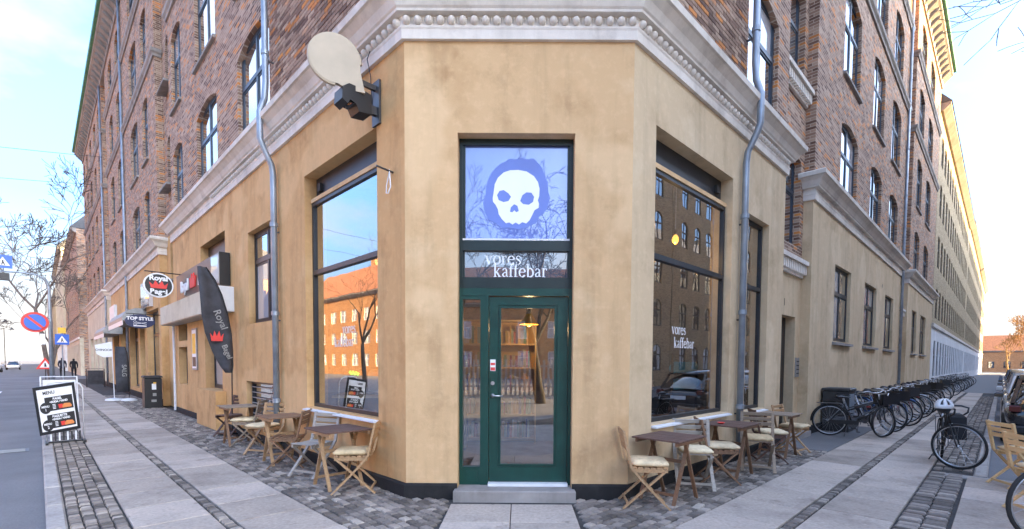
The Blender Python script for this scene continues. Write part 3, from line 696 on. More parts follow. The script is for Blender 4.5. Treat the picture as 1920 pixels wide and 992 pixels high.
fwall(CB, R, 'brick_wall', 'brick_wall', 22.9, 33.5, 5.8, TOP, [(a, b, z0, z1, .2) for a, b in colsR3 for z0, z1 in ROWS])
gfR3 = [(24.6, 26.3, 2.2, 4.25), (27.9, 30.3, 2.2, 4.25)]
fwall(CB, R, 'plaster_wall', 'plaster_right', 22.9, 33.5, 0, 5.36, gfR3 + [(a + .2, b - .2, .2, .8) for a, b, c, d in gfR3])
row_windows(R, colsR3, pane='pane_dark')
for a, b, c, d in gfR3: window(CB, R, a, b, c, d, n=-.085, frame='window_dark', pane='pane_dark', sill=(.16, .1, 'stone_grey'))
for a, b, c, d in gfR3: window(CB, R, a + .2, b - .2, .2, .8, n=-.2, cols=2, tr=0, frame='window_dark', pane='pane_dark', simple=True, name='basement_window')
# house door in the entrance bay, numbers, bell panel
R.put('house_door', MB().box(-.69, .69, -.06, 0, 0, 2.54).box(-.60, -.04, 0, .02, .2, 1.1).box(.04, .60, 0, .02, .2, 1.1).box(-.60, -.04, 0, .02, 1.3, 2.4).box(.04, .60, 0, .02, 1.3, 2.4), 'black_paint', CB, 6.41, -.40, .12)
R.put('house_door', MB().box(-.65, .65, -.06, 0, 0, 3.1).box(-.56, -.04, 0, .02, .2, 2.9).box(.04, .56, 0, .02, .2, 2.9), 'black_paint', CB, 21.85, -.6, .1)
o = R.put('bell_panel', MB().box(-.11, .11, 0, .03, 0, .44), 'aluminium_grey', CB, 7.28, -.199, 1.32)
for k in range(8): part('button', cached(('bell',), lambda: MB().box(-.035, .035, .03, .036, -.012, .012)), 'black_print', o, (-.045 + .09 * (k % 2), 0, .08 + .09 * (k // 2)))
R.text('1', .22, 'black_print', CB, 6.3, -.196, 2.86); R.text('4', .22, 'black_print', CB, 16.4, .003, 4.35)
R.put('door_step', MB().box(-.9, .9, -.3, .28, 0, .12), 'stone_grey', CB, 6.42, -.15, 0)
# cornices
prof = [(0, 5.30), (.045, 5.30), (.05, 5.40), (.06, 5.42), (.06, 5.44), (.045, 5.445), (.045, 5.55), (.125, 5.555), (.13, 5.58), (.15, 5.60), (.19, 5.68), (.26, 5.75), (.29, 5.76), (.30, 5.84), (.28, 5.865), (0, 5.90)]
S = lambda pts: pth(pts)
cor = part('cornice', MB().sweep(S([L.w(13.55, -.25), L.w(13.55), A, B, R.w(5.5), R.w(5.5, -.25)]), prof), 'cornice_grey', CB)
egg = cached(('egg',), lambda: MB().sphere((0, .055, 0), .046, .055, .050, 10, 7), True); dart = cached(('dart',), lambda: MB().add([(-.014, .045, .045), (.014, .045, .045), (0, .045, -.05), (0, .085, .01)], [(0, 1, 3), (1, 2, 3), (2, 0, 3), (0, 2, 1)]))
for fr, s0, s1 in ((L, .06, 13.4), (C, -1.32, 1.26), (R, .06, 5.4)):
    k = round((s1 - s0) / .128)
    for i in range(k + 1):
        s = s0 + (s1 - s0) * i / k
        if fr is L and s > 8.5: break
        fr.put('egg', egg, 'cornice_grey', CB, s, 0, 5.495)
        if i < k and (fr is C or s < 4): fr.put('dart', dart, 'cornice_grey', CB, s + .064, 0, 5.495)
for fr, pts in ((L, [L.w(31.6, -.25), L.w(31.6), L.w(15.9), L.w(15.9, -.25)]), (L, [L.w(50, -.25), L.w(50), L.w(33.7), L.w(33.7, -.25)]),
                (R, [R.w(7.45, -.25), R.w(7.45), R.w(20.9), R.w(20.9, -.25)]), (R, [R.w(22.9, -.25), R.w(22.9), R.w(33.5), R.w(33.5, -.25)])):
    part('cornice', MB().sweep(S(pts), prof), 'cornice_grey', CB)
course = [(0, 12.02), (.05, 12.02), (.06, 12.10), (.11, 12.16), (.12, 12.26), (0, 12.30)]
for pts in ([L.w(13.55, -.2), L.w(13.55), L.w(4.46)], [L.w(31.6, -.2), L.w(31.6), L.w(15.9), L.w(15.9, -.2)], [L.w(50), L.w(33.7), L.w(33.7, -.2)], [R.w(7.45, -.2), R.w(7.45), R.w(20.9), R.w(20.9, -.2)], [R.w(22.9, -.2), R.w(22.9), R.w(33.5)]):
    part('string_course', MB().sweep(S(pts), course), 'stone_grey', CB)
    part('string_course', MB().sweep(S(pts), [(o, z + 3.24) for o, z in course]), 'stone_grey', CB)
eave = [(-.3, 18.0), (.06, 18.0), (.10, 18.25), (.42, 18.55), (.50, 18.6), (.52, 18.75), (-.3, 18.75)]
whole = [L.w(50), A, B, R.w(33.5)]
part('eaves_cornice', MB().sweep(S(whole), eave), 'stone_grey', CB)
brk = cached(('bracket',), lambda: MB().prism([(0, 0), (.36, .33), (.36, .42), (0, .42)], -.07, .07))
for fr, smax in ((L, 50), (R, 33)):
    s = .8
    while s < smax:
        fr.put('bracket', brk, 'stone_grey', CB, s, .08, 18.05, rz=PI / 2); s += .75
part('gutter', MB().sweep(S(whole), [(.50, 18.76), (.64, 18.76), (.66, 18.90), (.5, 18.90)]), 'copper_green', CB)
part('roof', MB().sweep(S(whole), [(.55, 18.905), (-3.2, 22.6), (-7.0, 22.6), (-9.8, 18.905)]), 'roof_slate', CB)
part('back_wall', MB().sweep(S(whole), [(-9.3, 0), (-9.6, 0), (-9.6, 18.9), (-9.3, 18.9)]), 'brick_yellow', CB)
for fr, se in ((L, 49.98), (R, 33.48)): fr.put('gable_wall', MB().box(-.15, .15, -9.5, -.36, 0, 18.7), 'brick_yellow', CB, se - .15, 0, 0)
# plinth (broken by the door)
pp = [(0, -.05), (.045, -.05), (.04, .135), (.02, .155), (0, .155)]
part('plinth', MB().sweep(S([L.w(13.55), A, C.w(-.745)]), pp), 'plinth_black', CB); part('plinth', MB().sweep(S([C.w(.627), B, R.w(5.5)]), pp), 'plinth_black', CB)
part('plinth', MB().sweep(S([L.w(50), L.w(15.9)]), [(a, b * 1.6) for a, b in pp]), 'plinth_black', CB); part('plinth', MB().sweep(S([R.w(7.45), R.w(33.5)]), [(a, b * 1.2) for a, b in pp]), 'plinth_black', CB)
# down pipes
def pipe(fr, s, n, z1, jog=None, r=.052):
    pts = [(0, n, .12), (0, n, 5.0)]
    if jog: pts = [(0, n, .12), (0, n, 4.72), (-.0, n, 4.78), (0, n + .0, 4.85), (0, n + .02, 5.02), (0, n + .16, 5.30), (0, n + .20, 5.42), (0, n + .20, 5.88), (0, n + .12, 6.12), (0, n + .10, 6.4), (0, n + .10, z1)]
    else: pts.append((0, n, z1))
    o = fr.put('down_pipe', MB().tube(pts, r, 12), 'zinc', CB, s, 0, 0, True)
    for z in (.9, 2.45, 4.0, 6.9, 8.6, 10.5, 12.4):
        if z < z1: part('pipe_collar', cached(('collar', r), lambda: MB().lathe([(r + .001, -.04), (r + .014, -.035), (r + .014, .035), (r + .001, .04)], 14)), 'zinc', o, (0, n + (.10 if jog and z > 6 else 0), z)); part('pipe_clip', cached(('clip',), lambda: MB().box(-.012, .012, -.14, -.03, -.012, .012)), 'dark_steel', o, (0, n + (.10 if jog and z > 6 else 0), z - .12))
    return o
pipe(L, 4.14, .085, 18.7, True); pipe(R, 3.22, .085, 18.7, True); pipe(L, 24.2, .07, 18.7); pipe(L, 13.75, -.1, 18.7); pipe(R, 20.6, .07, 18.7); pipe(L, 34.0, .07, 18.7)
# big shop windows
def shop_win(fr, s0, s1, z0, z1, zt, ztop, name):
    w = s1 - s0; mb = MB(); f = .055; n = -.115
    mb.box(-w / 2, -w / 2 + f, -.07, 0, z0, ztop); mb.box(w / 2 - f, w / 2, -.07, 0, z0, ztop); mb.box(-w / 2 + f, w / 2 - f, -.07, 0, ztop - f, ztop)
    mb.box(-w / 2 + f, w / 2 - f, -.07, 0, z0, z0 + f); mb.box(-w / 2 + f, w / 2 - f, -.07, .012, zt - .035, zt + .035)
    o = fr.put(name, mb, 'window_dark', CB, (s0 + s1) / 2, n, 0)
    part('pane', MB().box(-w / 2 + f, w / 2 - f, -.04, -.032, z0 + f, zt - .035), 'shop_glass', o); part('pane', MB().box(-w / 2 + f, w / 2 - f, -.04, -.032, zt + .035, ztop - f), 'shop_glass', o)
    part('sill', MB().add([(-w / 2, -.02, z0 - .05), (w / 2, -.02, z0 - .05), (w / 2, .19, z0 - .05), (-w / 2, .19, z0 - .05), (-w / 2, -.02, z0), (w / 2, -.02, z0), (w / 2, .19, z0 - .03), (-w / 2, .19, z0 - .03)],
        [(0, 3, 2, 1), (4, 5, 6, 7), (0, 1, 5, 4), (1, 2, 6, 5), (2, 3, 7, 6), (3, 0, 4, 7)]), 'white_paint', o)
    if z1 > ztop + .1:
        part('shutter_box', MB().box(-w / 2, w / 2, -.2, -.08, ztop + .06, z1), 'window_dark', o); part('head_rail', MB().box(-w / 2, w / 2, -.1, .015, ztop + .001, ztop + .06), 'plaster_tan', o)
        for x in (-w / 2 + .2, w / 2 - .2): part('shutter_bracket', MB().box(x - .05, x + .05, -.08, -.03, z1 - .24, z1 - .12), 'lamp_metal', o)
    return o
wl_ = shop_win(L, *bigL, 3.03, 4.15, 'shop_window'); wr_ = shop_win(R, *bigR, 3.0, 4.12, 'shop_window'); shop_win(R, *w2R, 2.98, 4.15, 'shop_window')
for w_, fr, x1, x2 in ((wl_, L, -.05, .12), (wr_, R, .22, .05)):
    for t, zz, xo in (('vores', 2.02, x1), ('kaffebar', 1.83, x2)):
        o = part('lettering', serif_text(t, .10), 'white_vinyl', w_, (xo, -.0305, zz), (0, 0, PI))
# small casement, basement grille
window(CB, L, *smL, n=-.12, cols=2, tr=.68, frame='window_dark', pane=['pane_sky', 'pane_light'])
o = L.put('basement_window', MB().box(-.85, .85, -.06, 0, 0, .05).box(-.85, .85, -.06, 0, .72, .77).box(-.85, -.8, -.06, 0, .05, .72).box(.8, .85, -.06, 0, .05, .72), 'window_dark', CB, 5.35, -.1, .42)
part('pane', MB().box(-.8, .8, -.05, -.04, .05, .72), 'pane_dark', o)
for k in range(6): part('grille_bar', cached(('grb',), lambda: MB().box(-.8, .8, -.02, .0, -.008, .008)), 'aluminium_grey', o, (0, .02, .1 + .11 * k))

# ------------------------------------------------------------------ green door with the tall light above it
n0 = -.15
df = MB(); gx = lambda a, b, z0, z1, d0=-.09, d1=0: df.box(a, b, d0, d1, z0, z1)
gx(-.742, -.70, .1, 2.5); gx(.585, .624, .1, 2.5); gx(-.70, .585, 2.39 + .02, 2.5, -.09, .01); gx(-.485, -.385, .1, 2.41, -.09, .008); gx(-.70, -.485, .1, .32); gx(-.70, -.485, 2.37, 2.41)
gx(-.66, -.52, .14, .27, 0, .012)
DO = C.put('door_frame', df, 'green_paint', CB, 0, n0, 0, rz=PI)
for v in DO.data.vertices: v.co.y = -v.co.y
tf = MB(); tf.box(-.742, -.70, 0, .09, 2.5, 4.27); tf.box(.585, .624, 0, .09, 2.5, 4.27); tf.box(-.70, .585, 0, .09, 4.2, 4.27); tf.box(-.70, .585, -.012, .09, 2.95, 3.07); tf.box(-.70, .585, -.012, .09, 2.5, 2.63)
tf.box(-.70, -.672, .02, .08, 3.07, 4.2); tf.box(.557, .585, .02, .08, 3.07, 4.2); tf.box(-.70, -.68, .02, .08, 2.63, 2.95); tf.box(.565, .585, .02, .08, 2.63, 2.95)
TF = C.put('transom_frame', tf, 'dark_green', CB, 0, n0, 0, rz=PI)
tp = part('pane', MB().box(-.672, .557, .045, .055, 3.07, 4.2), 'pane_film', TF)
part('glazing_bead', MB().box(-.70, .585, -.014, .03, 3.071, 3.092), 'white_paint', TF)
zx = lambda px, pz: (-.35 + (px - 240) * .001973, 3.93 - (pz - 250) * .001973)
halo = [(200, 400), (203, 360), (212, 318), (235, 270), (262, 240), (290, 215), (318, 205), (345, 185), (380, 190), (420, 180), (455, 190), (490, 182), (520, 212), (545, 240), (560, 285), (580, 330), (582, 380), (595, 420), (580, 480), (550, 520), (530, 530), (510, 570), (450, 600), (400, 610), (340, 600), (300, 604), (270, 580), (220, 555), (195, 510), (185, 450)]
skull = [(250, 380), (255, 340), (275, 300), (310, 268), (350, 255), (400, 253), (450, 262), (495, 290), (520, 325), (530, 365), (528, 410), (520, 435), (527, 455), (525, 480), (500, 495), (488, 520), (470, 555), (450, 575), (425, 568), (405, 582), (385, 570), (365, 582), (345, 570), (325, 575), (300, 550), (280, 520), (275, 490), (262, 465), (245, 445), (243, 425)]
eyes = [[(270, 405), (285, 380), (310, 375), (340, 395), (355, 415), (340, 440), (310, 447), (280, 435)], [(412, 440), (425, 405), (450, 388), (480, 390), (497, 415), (490, 445), (465, 462), (430, 458)], [(350, 505), (355, 478), (375, 460), (395, 470), (403, 500), (388, 508), (376, 495), (365, 508)]]
part('emblem_halo', MB().prism([zx(*p) for p in halo], .0435, .0445), 'film_halo', TF); sk = part('skull_emblem', MB().prism([zx(*p) for p in skull], .0418, .0428), 'white_vinyl', TF)
for e in eyes: part('emblem_hole', MB().prism([zx(*p) for p in e], .0400, .0412), 'film_halo', sk)
part('pane', MB().box(-.68, .565, .045, .055, 2.63, 2.95), 'pane_mirror', TF)
part('lettering', serif_text('vores', .105), 'white_vinyl', TF, (-.21, .044, 2.795)); part('lettering', serif_text('kaffebar', .105), 'white_vinyl', TF, (.0, .044, 2.645))
part('pane', MB().box(-.70, -.485, .05, .056, .32, 2.37), 'door_glass', DO)
dl = MB(); dl.box(-.38, -.27, .02, .075, .135, 2.40); dl.box(.45, .58, .02, .075, .135, 2.40); dl.box(-.27, .45, .02, .075, 2.30, 2.40); dl.box(-.27, .45, .02, .075, .135, .32)
dl.box(-.255, -.235, .012, .05, .335, 2.285); dl.box(.415, .435, .012, .05, .335, 2.285); dl.box(-.235, .415, .012, .05, 2.265, 2.285); dl.box(-.235, .415, .012, .05, .335, .355)
dl.box(-.27, -.255, .03, .06, .32, 2.30); dl.box(.435, .45, .03, .06, .32, 2.30); dl.box(-.255, .435, .03, .06, 2.285, 2.30); dl.box(-.255, .435, .03, .06, .32, .335)
DL = C.put('door', dl, 'green_paint', CB, 0, n0, 0, rz=PI)
part('pane', MB().box(-.26, .44, .04, .046, .33, 2.29), 'door_glass', DL)
part('handle', MB().lathe([(.026, 0), (.026, .012), (.012, .014), (.012, .045)], 12, Matrix.Translation((-.335, .02, 1.2)) @ Matrix.Rotation(PI / 2, 4, 'X')).tube([(-.335, -.02, 1.2), (-.335, -.03, 1.2), (-.32, -.036, 1.2), (-.21, -.036, 1.195)], .009, 8), 'steel', DL, smooth=True)
part('lock', MB().lathe([(.024, 0), (.024, .012), (.01, .013)], 12, Matrix.Translation((-.335, .02, 1.35)) @ Matrix.Rotation(PI / 2, 4, 'X')), 'steel', DL)
st = part('sticker', MB().box(-.365, -.30, .0165, .019, 1.50, 1.64), 'white_print', DL); part('print', MB().box(-.36, -.305, .0155, .0164, 1.505, 1.545).box(-.36, -.305, .0155, .0164, 1.57, 1.60), 'sticker_red', st)
C.put('threshold', MB().box(-.385, .585, -.08, .012, 0, .035), 'white_paint', CB, 0, n0, .10, rz=PI)
C.put('door_step', MB().cbox(-.775, .66, -.22, .30, -.05, .10, .008), 'stone_grey', CB, 0, -.06, 0, rz=PI)
# ------------------------------------------------------------------ inside the cafe
IB = D0 + 3.6
def istruct(name, mb, mat): return struct(name, mb, mat)
hw = 1.33 + 3.6 - .55
ip = [(-1.2, D0 + .40), (1.15, D0 + .40), (hw, IB), (-hw, IB)]
istruct('cafe_floor', MB().add([(x, y, .09) for x, y in ip], [(0, 1, 2, 3)]), 'floor_wood'); istruct('cafe_ceiling', MB().add([(x, y, 4.75) for x, y in ip], [(3, 2, 1, 0)]), 'room_wall')
istruct('cafe_back_wall', MB().box(-hw, hw, IB, IB + .15, 0, 4.9), 'room_wall')
sl_ = thing('shelf_lamp', 'warm lamp hanging over the bookshelf inside the door', 'lamp', (.15, IB - .9, 4.74))
part('cord', MB().tube([(0, 0, 0), (0, 0, -2.3)], .006, 6), 'black_paint', sl_); part('lamp_shade', MB().lathe([(.04, -2.3), (.16, -2.46), (.165, -2.47), (.05, -2.29)], 18), 'yellow_print', sl_); part('bulb', MB().sphere((0, 0, -2.46), .05, .05, .05, 12, 8), 'bulb_glow', sl_)
pd2 = bpy.data.lights.new('shelf_glow', 'POINT'); pd2.energy = 1.6; pd2.color = (1, .62, .28); pd2.shadow_soft_size = .06; po2 = bpy.data.objects.new('shelf_glow', pd2); COL.objects.link(po2); po2.parent = sl_; po2.location = (0, 0, -2.56)
sh = thing('bookshelf', 'tall shelf of books seen through the green door', 'bookshelf', (-.45, IB - .32, .09))
part('case', MB().box(-.75, -.72, 0, .3, 0, 2.3).box(.72, .75, 0, .3, 0, 2.3).box(-.72, .72, .28, .3, 0, 2.3), 'wood_pale', sh)
for k in range(6): part('shelf', cached(('shelf',), lambda: MB().box(-.72, .72, 0, .28, 0, .03)), 'wood_pale', sh, (0, 0, .08 + .44 * k))
for k in range(5):
    x = -.68
    while x < .6:
        w = rnd.uniform(.025, .06); hh = rnd.uniform(.2, .33)
        if rnd.random() < .85: part('book', MB().box(0, w, .04, .22, 0, hh), 'book_piece', sh, (x, 0, .112 + .44 * k))
        x += w + .004
ct = thing('counter', 'wooden serving counter inside behind the left shop window', 'counter', (-2.05, IB - .75, .09), .1)
part('body', MB().box(-1.1, 1.1, -.35, .35, 0, .9), 'room_dark', ct); part('top', MB().box(-1.15, 1.15, -.4, .4, .901, .95), 'wood_pale', ct)
for x in (-.8, -.2, .5): part('panel', MB().box(x - .25, x + .25, -.372, -.351, .1, .8), 'wood_dark', ct)
cm = thing('coffee_machine', 'steel espresso machine on the cafe counter', 'coffee machine', (-2.3, IB - .75, 1.041), .1)
part('body', MB().cbox(-.35, .35, -.22, .22, 0, .42, .04), 'steel', cm); part('drip_tray', MB().box(-.33, .33, -.30, -.221, .02, .06), 'dark_steel', cm); part('group_head', MB().lathe([(.04, 0), (.04, .1)], 10, Matrix.Translation((-.12, -.25, .26))).lathe([(.04, 0), (.04, .1)], 10, Matrix.Translation((.15, -.25, .26))), 'dark_steel', cm)
tb = thing('poster_panel', 'pale teal panel standing behind the left shop window', 'panel', tuple(L.w(1.35, -.65, .75)), L.a + .2)
part('sheet', MB().box(-.32, .32, -.02, .02, 0, .62), 'teal_box', tb); part('foot', MB().box(-.3, .3, -.1, .1, -.66, -.001).box(-.36, .36, -.12, .12, -.03, -.001), 'room_dark', tb)
ns = thing('neon_sign', 'small green neon script hanging inside the left shop window', 'neon sign', tuple(L.w(2.35, -.5, 1.42)), L.a)
part('tube', MB().tube([(.16 - .032 * k, 0, .03 * math.sin(k * 1.9)) for k in range(11)], .012, 6), 'neon_green', ns); part('board', MB().box(-.2, .2, -.035, -.02, -.07, .07), 'room_dark', ns)
part('wire', MB().tube([(0, -.028, .07), (0, -.028, 2.65)], .004, 5), 'black_paint', ns)
pl_ = thing('pendant_lamp', 'bare warm bulb hanging inside the right shop window', 'lamp', tuple(R.w(2.12, -.55, 4.74)))
part('cord', MB().tube([(0, 0, 0), (0, 0, -1.05)], .006, 6), 'white_paint', pl_); part('socket', MB().lathe([(.02, -1.13), (.024, -1.05), (.012, -1.04)], 10), 'black_plastic', pl_); part('bulb', MB().lathe([(.012, -1.27), (.045, -1.24), (.055, -1.20), (.04, -1.155), (.02, -1.131)], 12), 'bulb_glow', pl_, smooth=True)
pd = bpy.data.lights.new('pendant_glow', 'POINT'); pd.energy = 1.8; pd.color = (1, .6, .25); pd.shadow_soft_size = .06; po = bpy.data.objects.new('pendant_glow', pd); COL.objects.link(po); po.parent = pl_; po.location = (0, 0, -1.34)
sf_ = thing('plate_rack', 'wall rack of plates inside behind the right shop window', 'rack', tuple(R.w(3.45, -1.0, .09)), R.a)
part('frame', MB().box(-.5, -.47, -.02, .02, 0, 1.7).box(.47, .5, -.02, .02, 0, 1.7).box(-.47, .47, -.15, .15, 1.0, 1.03).box(-.47, .47, -.15, .15, 1.3, 1.33).box(-.47, .47, -.15, .15, .6, .63), 'dark_steel', sf_)
for k in range(10): part('plate', cached(('plate',), lambda: MB().lathe([(.05, 0), (.11, .02), (.112, .026), (.05, .01)], 14, Matrix.Rotation(1.2, 4, 'Y'))), 'teal_box', sf_, (-.4 + .085 * k, 0, 1.14 + .3 * (k % 2)))

def person(name, label, joints, loc, rotz, scale=1, top='cloth_black', legs='cloth_black', hair='hair_dark', group=None):
    """joints: dict name -> (x,y,z,r); one skinned surface"""
    J = joints; order = list(J); E_ = [('pelvis', 'chest'), ('chest', 'neck'), ('neck', 'head'), ('head', 'crown'), ('chest', 'shl'), ('shl', 'ell'), ('ell', 'wrl'), ('wrl', 'hal'), ('chest', 'shr'), ('shr', 'elr'), ('elr', 'wrr'), ('wrr', 'har'),
        ('pelvis', 'hil'), ('hil', 'knl'), ('knl', 'anl'), ('anl', 'tol'), ('pelvis', 'hir'), ('hir', 'knr'), ('knr', 'anr'), ('anr', 'tor')]
    me = bpy.data.meshes.new('skeleton'); me.from_pydata([J[k][:3] for k in order], [(order.index(a), order.index(b)) for a, b in E_], [])
    o = bpy.data.objects.new('skeleton', me); COL.objects.link(o); md = o.modifiers.new('skin', 'SKIN')
    for i, k in enumerate(order):
        sv = me.skin_vertices[0].data[i]; r = J[k][3]; sv.radius = (r, r * (.72 if k in ('pelvis', 'chest') else 1)); sv.use_root = (k == 'pelvis')
    sd_ = o.modifiers.new('sub', 'SUBSURF'); sd_.levels = 2; sd_.render_levels = 2
    dg = bpy.context.evaluated_depsgraph_get(); m2 = bpy.data.meshes.new_from_object(o.evaluated_get(dg)); bpy.data.objects.remove(o)
    m2.materials.clear()
    for mn in (top, legs, 'skin', hair): m2.materials.append(MATS[mn])
    hd = Vector(J['head'][:3]); zp = J['pelvis'][2]
    for p in m2.polygons:
        c = p.center; p.use_smooth = True
        if c.z > J['neck'][2] + .01:
            p.material_index = 3 if (c.z > hd.z + .05 or c.y < hd.y - .02) else 2
        elif min((c - Vector(J['hal'][:3])).length, (c - Vector(J['har'][:3])).length) < .09: p.material_index = 2
        else: p.material_index = 0 if c.z > zp - .12 else 1
    ob = bpy.data.objects.new(name, m2); COL.objects.link(ob); ob.location = loc; ob.rotation_euler = (0, 0, rotz); ob.scale = (scale,) * 3
    tag(ob, label, 'person', group); return ob
STAND = dict(pelvis=(0, 0, .95, .15), chest=(0, .01, 1.32, .17), neck=(0, .02, 1.5, .06), head=(0, .05, 1.62, .095), crown=(0, .03, 1.72, .08), shl=(.19, 0, 1.42, .075), ell=(.25, -.06, 1.14, .055), wrl=(.24, .06, .9, .04), hal=(.23, .1, .82, .04),
    shr=(-.19, 0, 1.42, .075), elr=(-.25, -.02, 1.14, .055), wrr=(-.22, .1, .95, .04), har=(-.2, .15, .9, .04), hil=(.1, 0, .9, .11), knl=(.11, .16, .5, .075), anl=(.11, .14, .09, .05), tol=(.12, .27, .04, .04), hir=(-.1, 0, .9, .11), knr=(-.11, -.02, .49, .075), anr=(-.11, -.22, .12, .05), tor=(-.12, -.1, .04, .04))
SIT = dict(STAND); SIT.update(pelvis=(0, 0, .55, .16), chest=(0, .10, .92, .17), neck=(0, .2, 1.1, .06), head=(0, .27, 1.2, .095), crown=(0, .28, 1.31, .08), shl=(.2, .1, 1.0, .075), ell=(.27, .2, .78, .055), wrl=(.16, .42, .78, .04), hal=(.1, .5, .78, .04), shr=(-.2, .1, 1.0, .075), elr=(-.27, .2, .78, .055), wrr=(-.16, .42, .78, .04), har=(-.1, .5, .78, .04),
    hil=(.1, .05, .52, .11), knl=(.13, .45, .52, .08), anl=(.12, .42, .1, .05), tol=(.13, .55, .04, .04), hir=(-.1, .05, .52, .11), knr=(-.13, .45, .52, .08), anr=(-.12, .42, .1, .05), tor=(-.13, .55, .04, .04))
dirL = L.x
person('person', 'person in black coat walking on the pavement, nearer the shopfronts', STAND, tuple(L.w(56, .75, 0)), L.a + PI / 2 + PI, 1.02, group='pedestrians walking together')
person('person', 'person in black coat walking nearer the kerb beside another pedestrian', STAND, tuple(L.w(57, 1.5, 0)), L.a + PI / 2 + PI, 1.06, 'cloth_navy', group='pedestrians walking together')
ps = R.w(2.15, -.75, .09); person('person', 'person in black leaning over a cafe table behind the right shop window', SIT, tuple(ps), R.a - PI / 2 - .3, 1)
# stool and table for the guest
stl = thing('cafe_stool', 'wooden stool under the guest behind the right shop window', 'stool', tuple(ps), R.a); part('seat', MB().lathe([(.17, .40), (.18, .43), (.17, .45)], 16), 'wood_dark', stl)
for k in range(4):
    a = PI / 4 + k * PI / 2; part('leg', MB().bar((.08 * math.cos(a), .08 * math.sin(a), .4), (.17 * math.cos(a), .17 * math.sin(a), 0), .03, .03), 'wood_dark', stl)
tq = R.w(2.72, -.72, .09); tt = thing('cafe_table', 'dark table in front of the guest behind the right shop window', 'table', tuple(tq), R.a); part('top', MB().box(-.3, .3, -.35, .35, .70, .74), 'wood_dark', tt); part('post', MB().lathe([(.03, .02), (.03, .70)], 10), 'black_paint', tt); part('foot', MB().lathe([(.22, 0), (.2, .02), (.03, .04)], 16), 'black_paint', tt)

# ------------------------------------------------------------------ shop fittings on the left front
def blade(s, n, z): return L.w(s, n, z)
RS = thing('round_sign', 'blank cream round hanging sign with black spotlight on the left front', 'sign', tuple(L.w(.62, 0, 0)), L.a)
# local x along the wall, y out of it; the disc stands across the pavement
r = .275; yc, zc = .54, 5.12
disc = [(r * math.cos(math.radians(a)), zc + r * math.sin(math.radians(a))) for a in range(-96, 181, 6)] + [(-.285, zc - .12), (-.33, 4.80), (-.14, 4.80)]
Mx = Matrix(((0, 1, 0, 0), (1, 0, 0, 0), (0, 0, 1, 0), (0, 0, 0, 1)))
dk_ = part('disc', MB().prism(disc, -.028, .028, Mx), 'cream_disc', RS, (0, yc, 0), (0, 0, math.radians(-22))); part('rim', MB().tube([Mx @ Vector((r * 1.0 * math.cos(math.radians(a)), 0, zc + r * math.sin(math.radians(a)))) for a in range(-90, 181, 6)], .029, 6), 'cream_disc', dk_)
lampb = part('spotlight', MB().prism([(.14, 4.60), (.14, 4.83), (.30, 4.86), (.42, 4.86), (.50, 4.80), (.51, 4.66), (.44, 4.62), (.41, 4.68), (.34, 4.66), (.30, 4.58)], -.11, .11, Mx), 'black_plastic', RS)
part('lens', MB().box(-.09, .09, .345, .405, 4.655, 4.66), 'pane_dark', lampb)
part('wall_plate', MB().box(-.09, .09, .002, .03, 4.55, 5.08).box(-.02, .02, .03, .26, 4.96, 5.02).box(-.03, .03, .03, .14, 4.66, 4.76), 'dark_steel', RS); part('cable', MB().tube([(.05, .02, 5.6), (.07, .10, 5.35), (.06, .06, 5.15), (.09, .03, 4.8)], .006, 6), 'black_plastic', RS)
HK = thing('wall_hook', 'short steel wall peg with a hanging white cord loop beside the left window', 'hook', tuple(L.w(.26, 0, 3.88)), L.a)
part('peg', MB().tube([(0, -.01, 0), (0, .22, .02)], .012, 8), 'dark_steel', HK); part('loop', MB().tube([(0, .05, .02), (-.03, .06, -.08), (-.06, .07, -.2), (-.02, .08, -.27), (.04, .07, -.25), (.05, .06, -.16), (.02, .05, -.05)], .007, 6, closed=True), 'white_paint', HK)
AB = thing('awning_box', 'cream box awning over the bagel shop front', 'awning', tuple(L.w(10.0, 0, 2.70)), L.a)
part('casing', MB().box(-3.0, 3.4, .002, .38, 0, .52), 'plaster_cream', AB); part('underside', MB().box(-2.95, 3.35, .02, .36, -.02, -.001), 'aluminium_grey', AB); part('end_cap', MB().box(-3.02, -3.001, .0, .39, -.01, .53), 'white_paint', AB)
LB = thing('light_box_sign', 'dark shop sign box with white raised letters above the awning', 'sign', tuple(L.w(9.2, .0, 3.28)), L.a)
part('box', MB().box(-2.0, 2.6, .01, .22, 0, .72), 'black_plastic', LB); part('white_panel', MB().box(-1.95, -1.35, .2201, .235, .04, .68), 'pane_light', LB)
def ltext(txt, size, mat, parent, x, y, z, bold=0, sx=1, ex=.02): return link('lettering', text_mesh(txt, size, ex, bold, 'CENTER', 0, sx), mat, parent, (x, y, z), (PI / 2, 0, PI))
ltext('Royal', .42, 'white_print', LB, 1.5, .23, .2, .01); ltext('Bagel', .42, 'white_print', LB, -.55, .23, .2, .01)
crown = [(-.5, .0), (.5, 0), (.62, .55), (.36, .3), (.22, .72), (0, .34), (-.22, .72), (-.36, .3), (-.62, .55)]
part('crown_emblem', MB().prism([(x * .5, z * .5) for x, z in crown], .22, .25), 'red_print', LB, (.5, 0, .2))
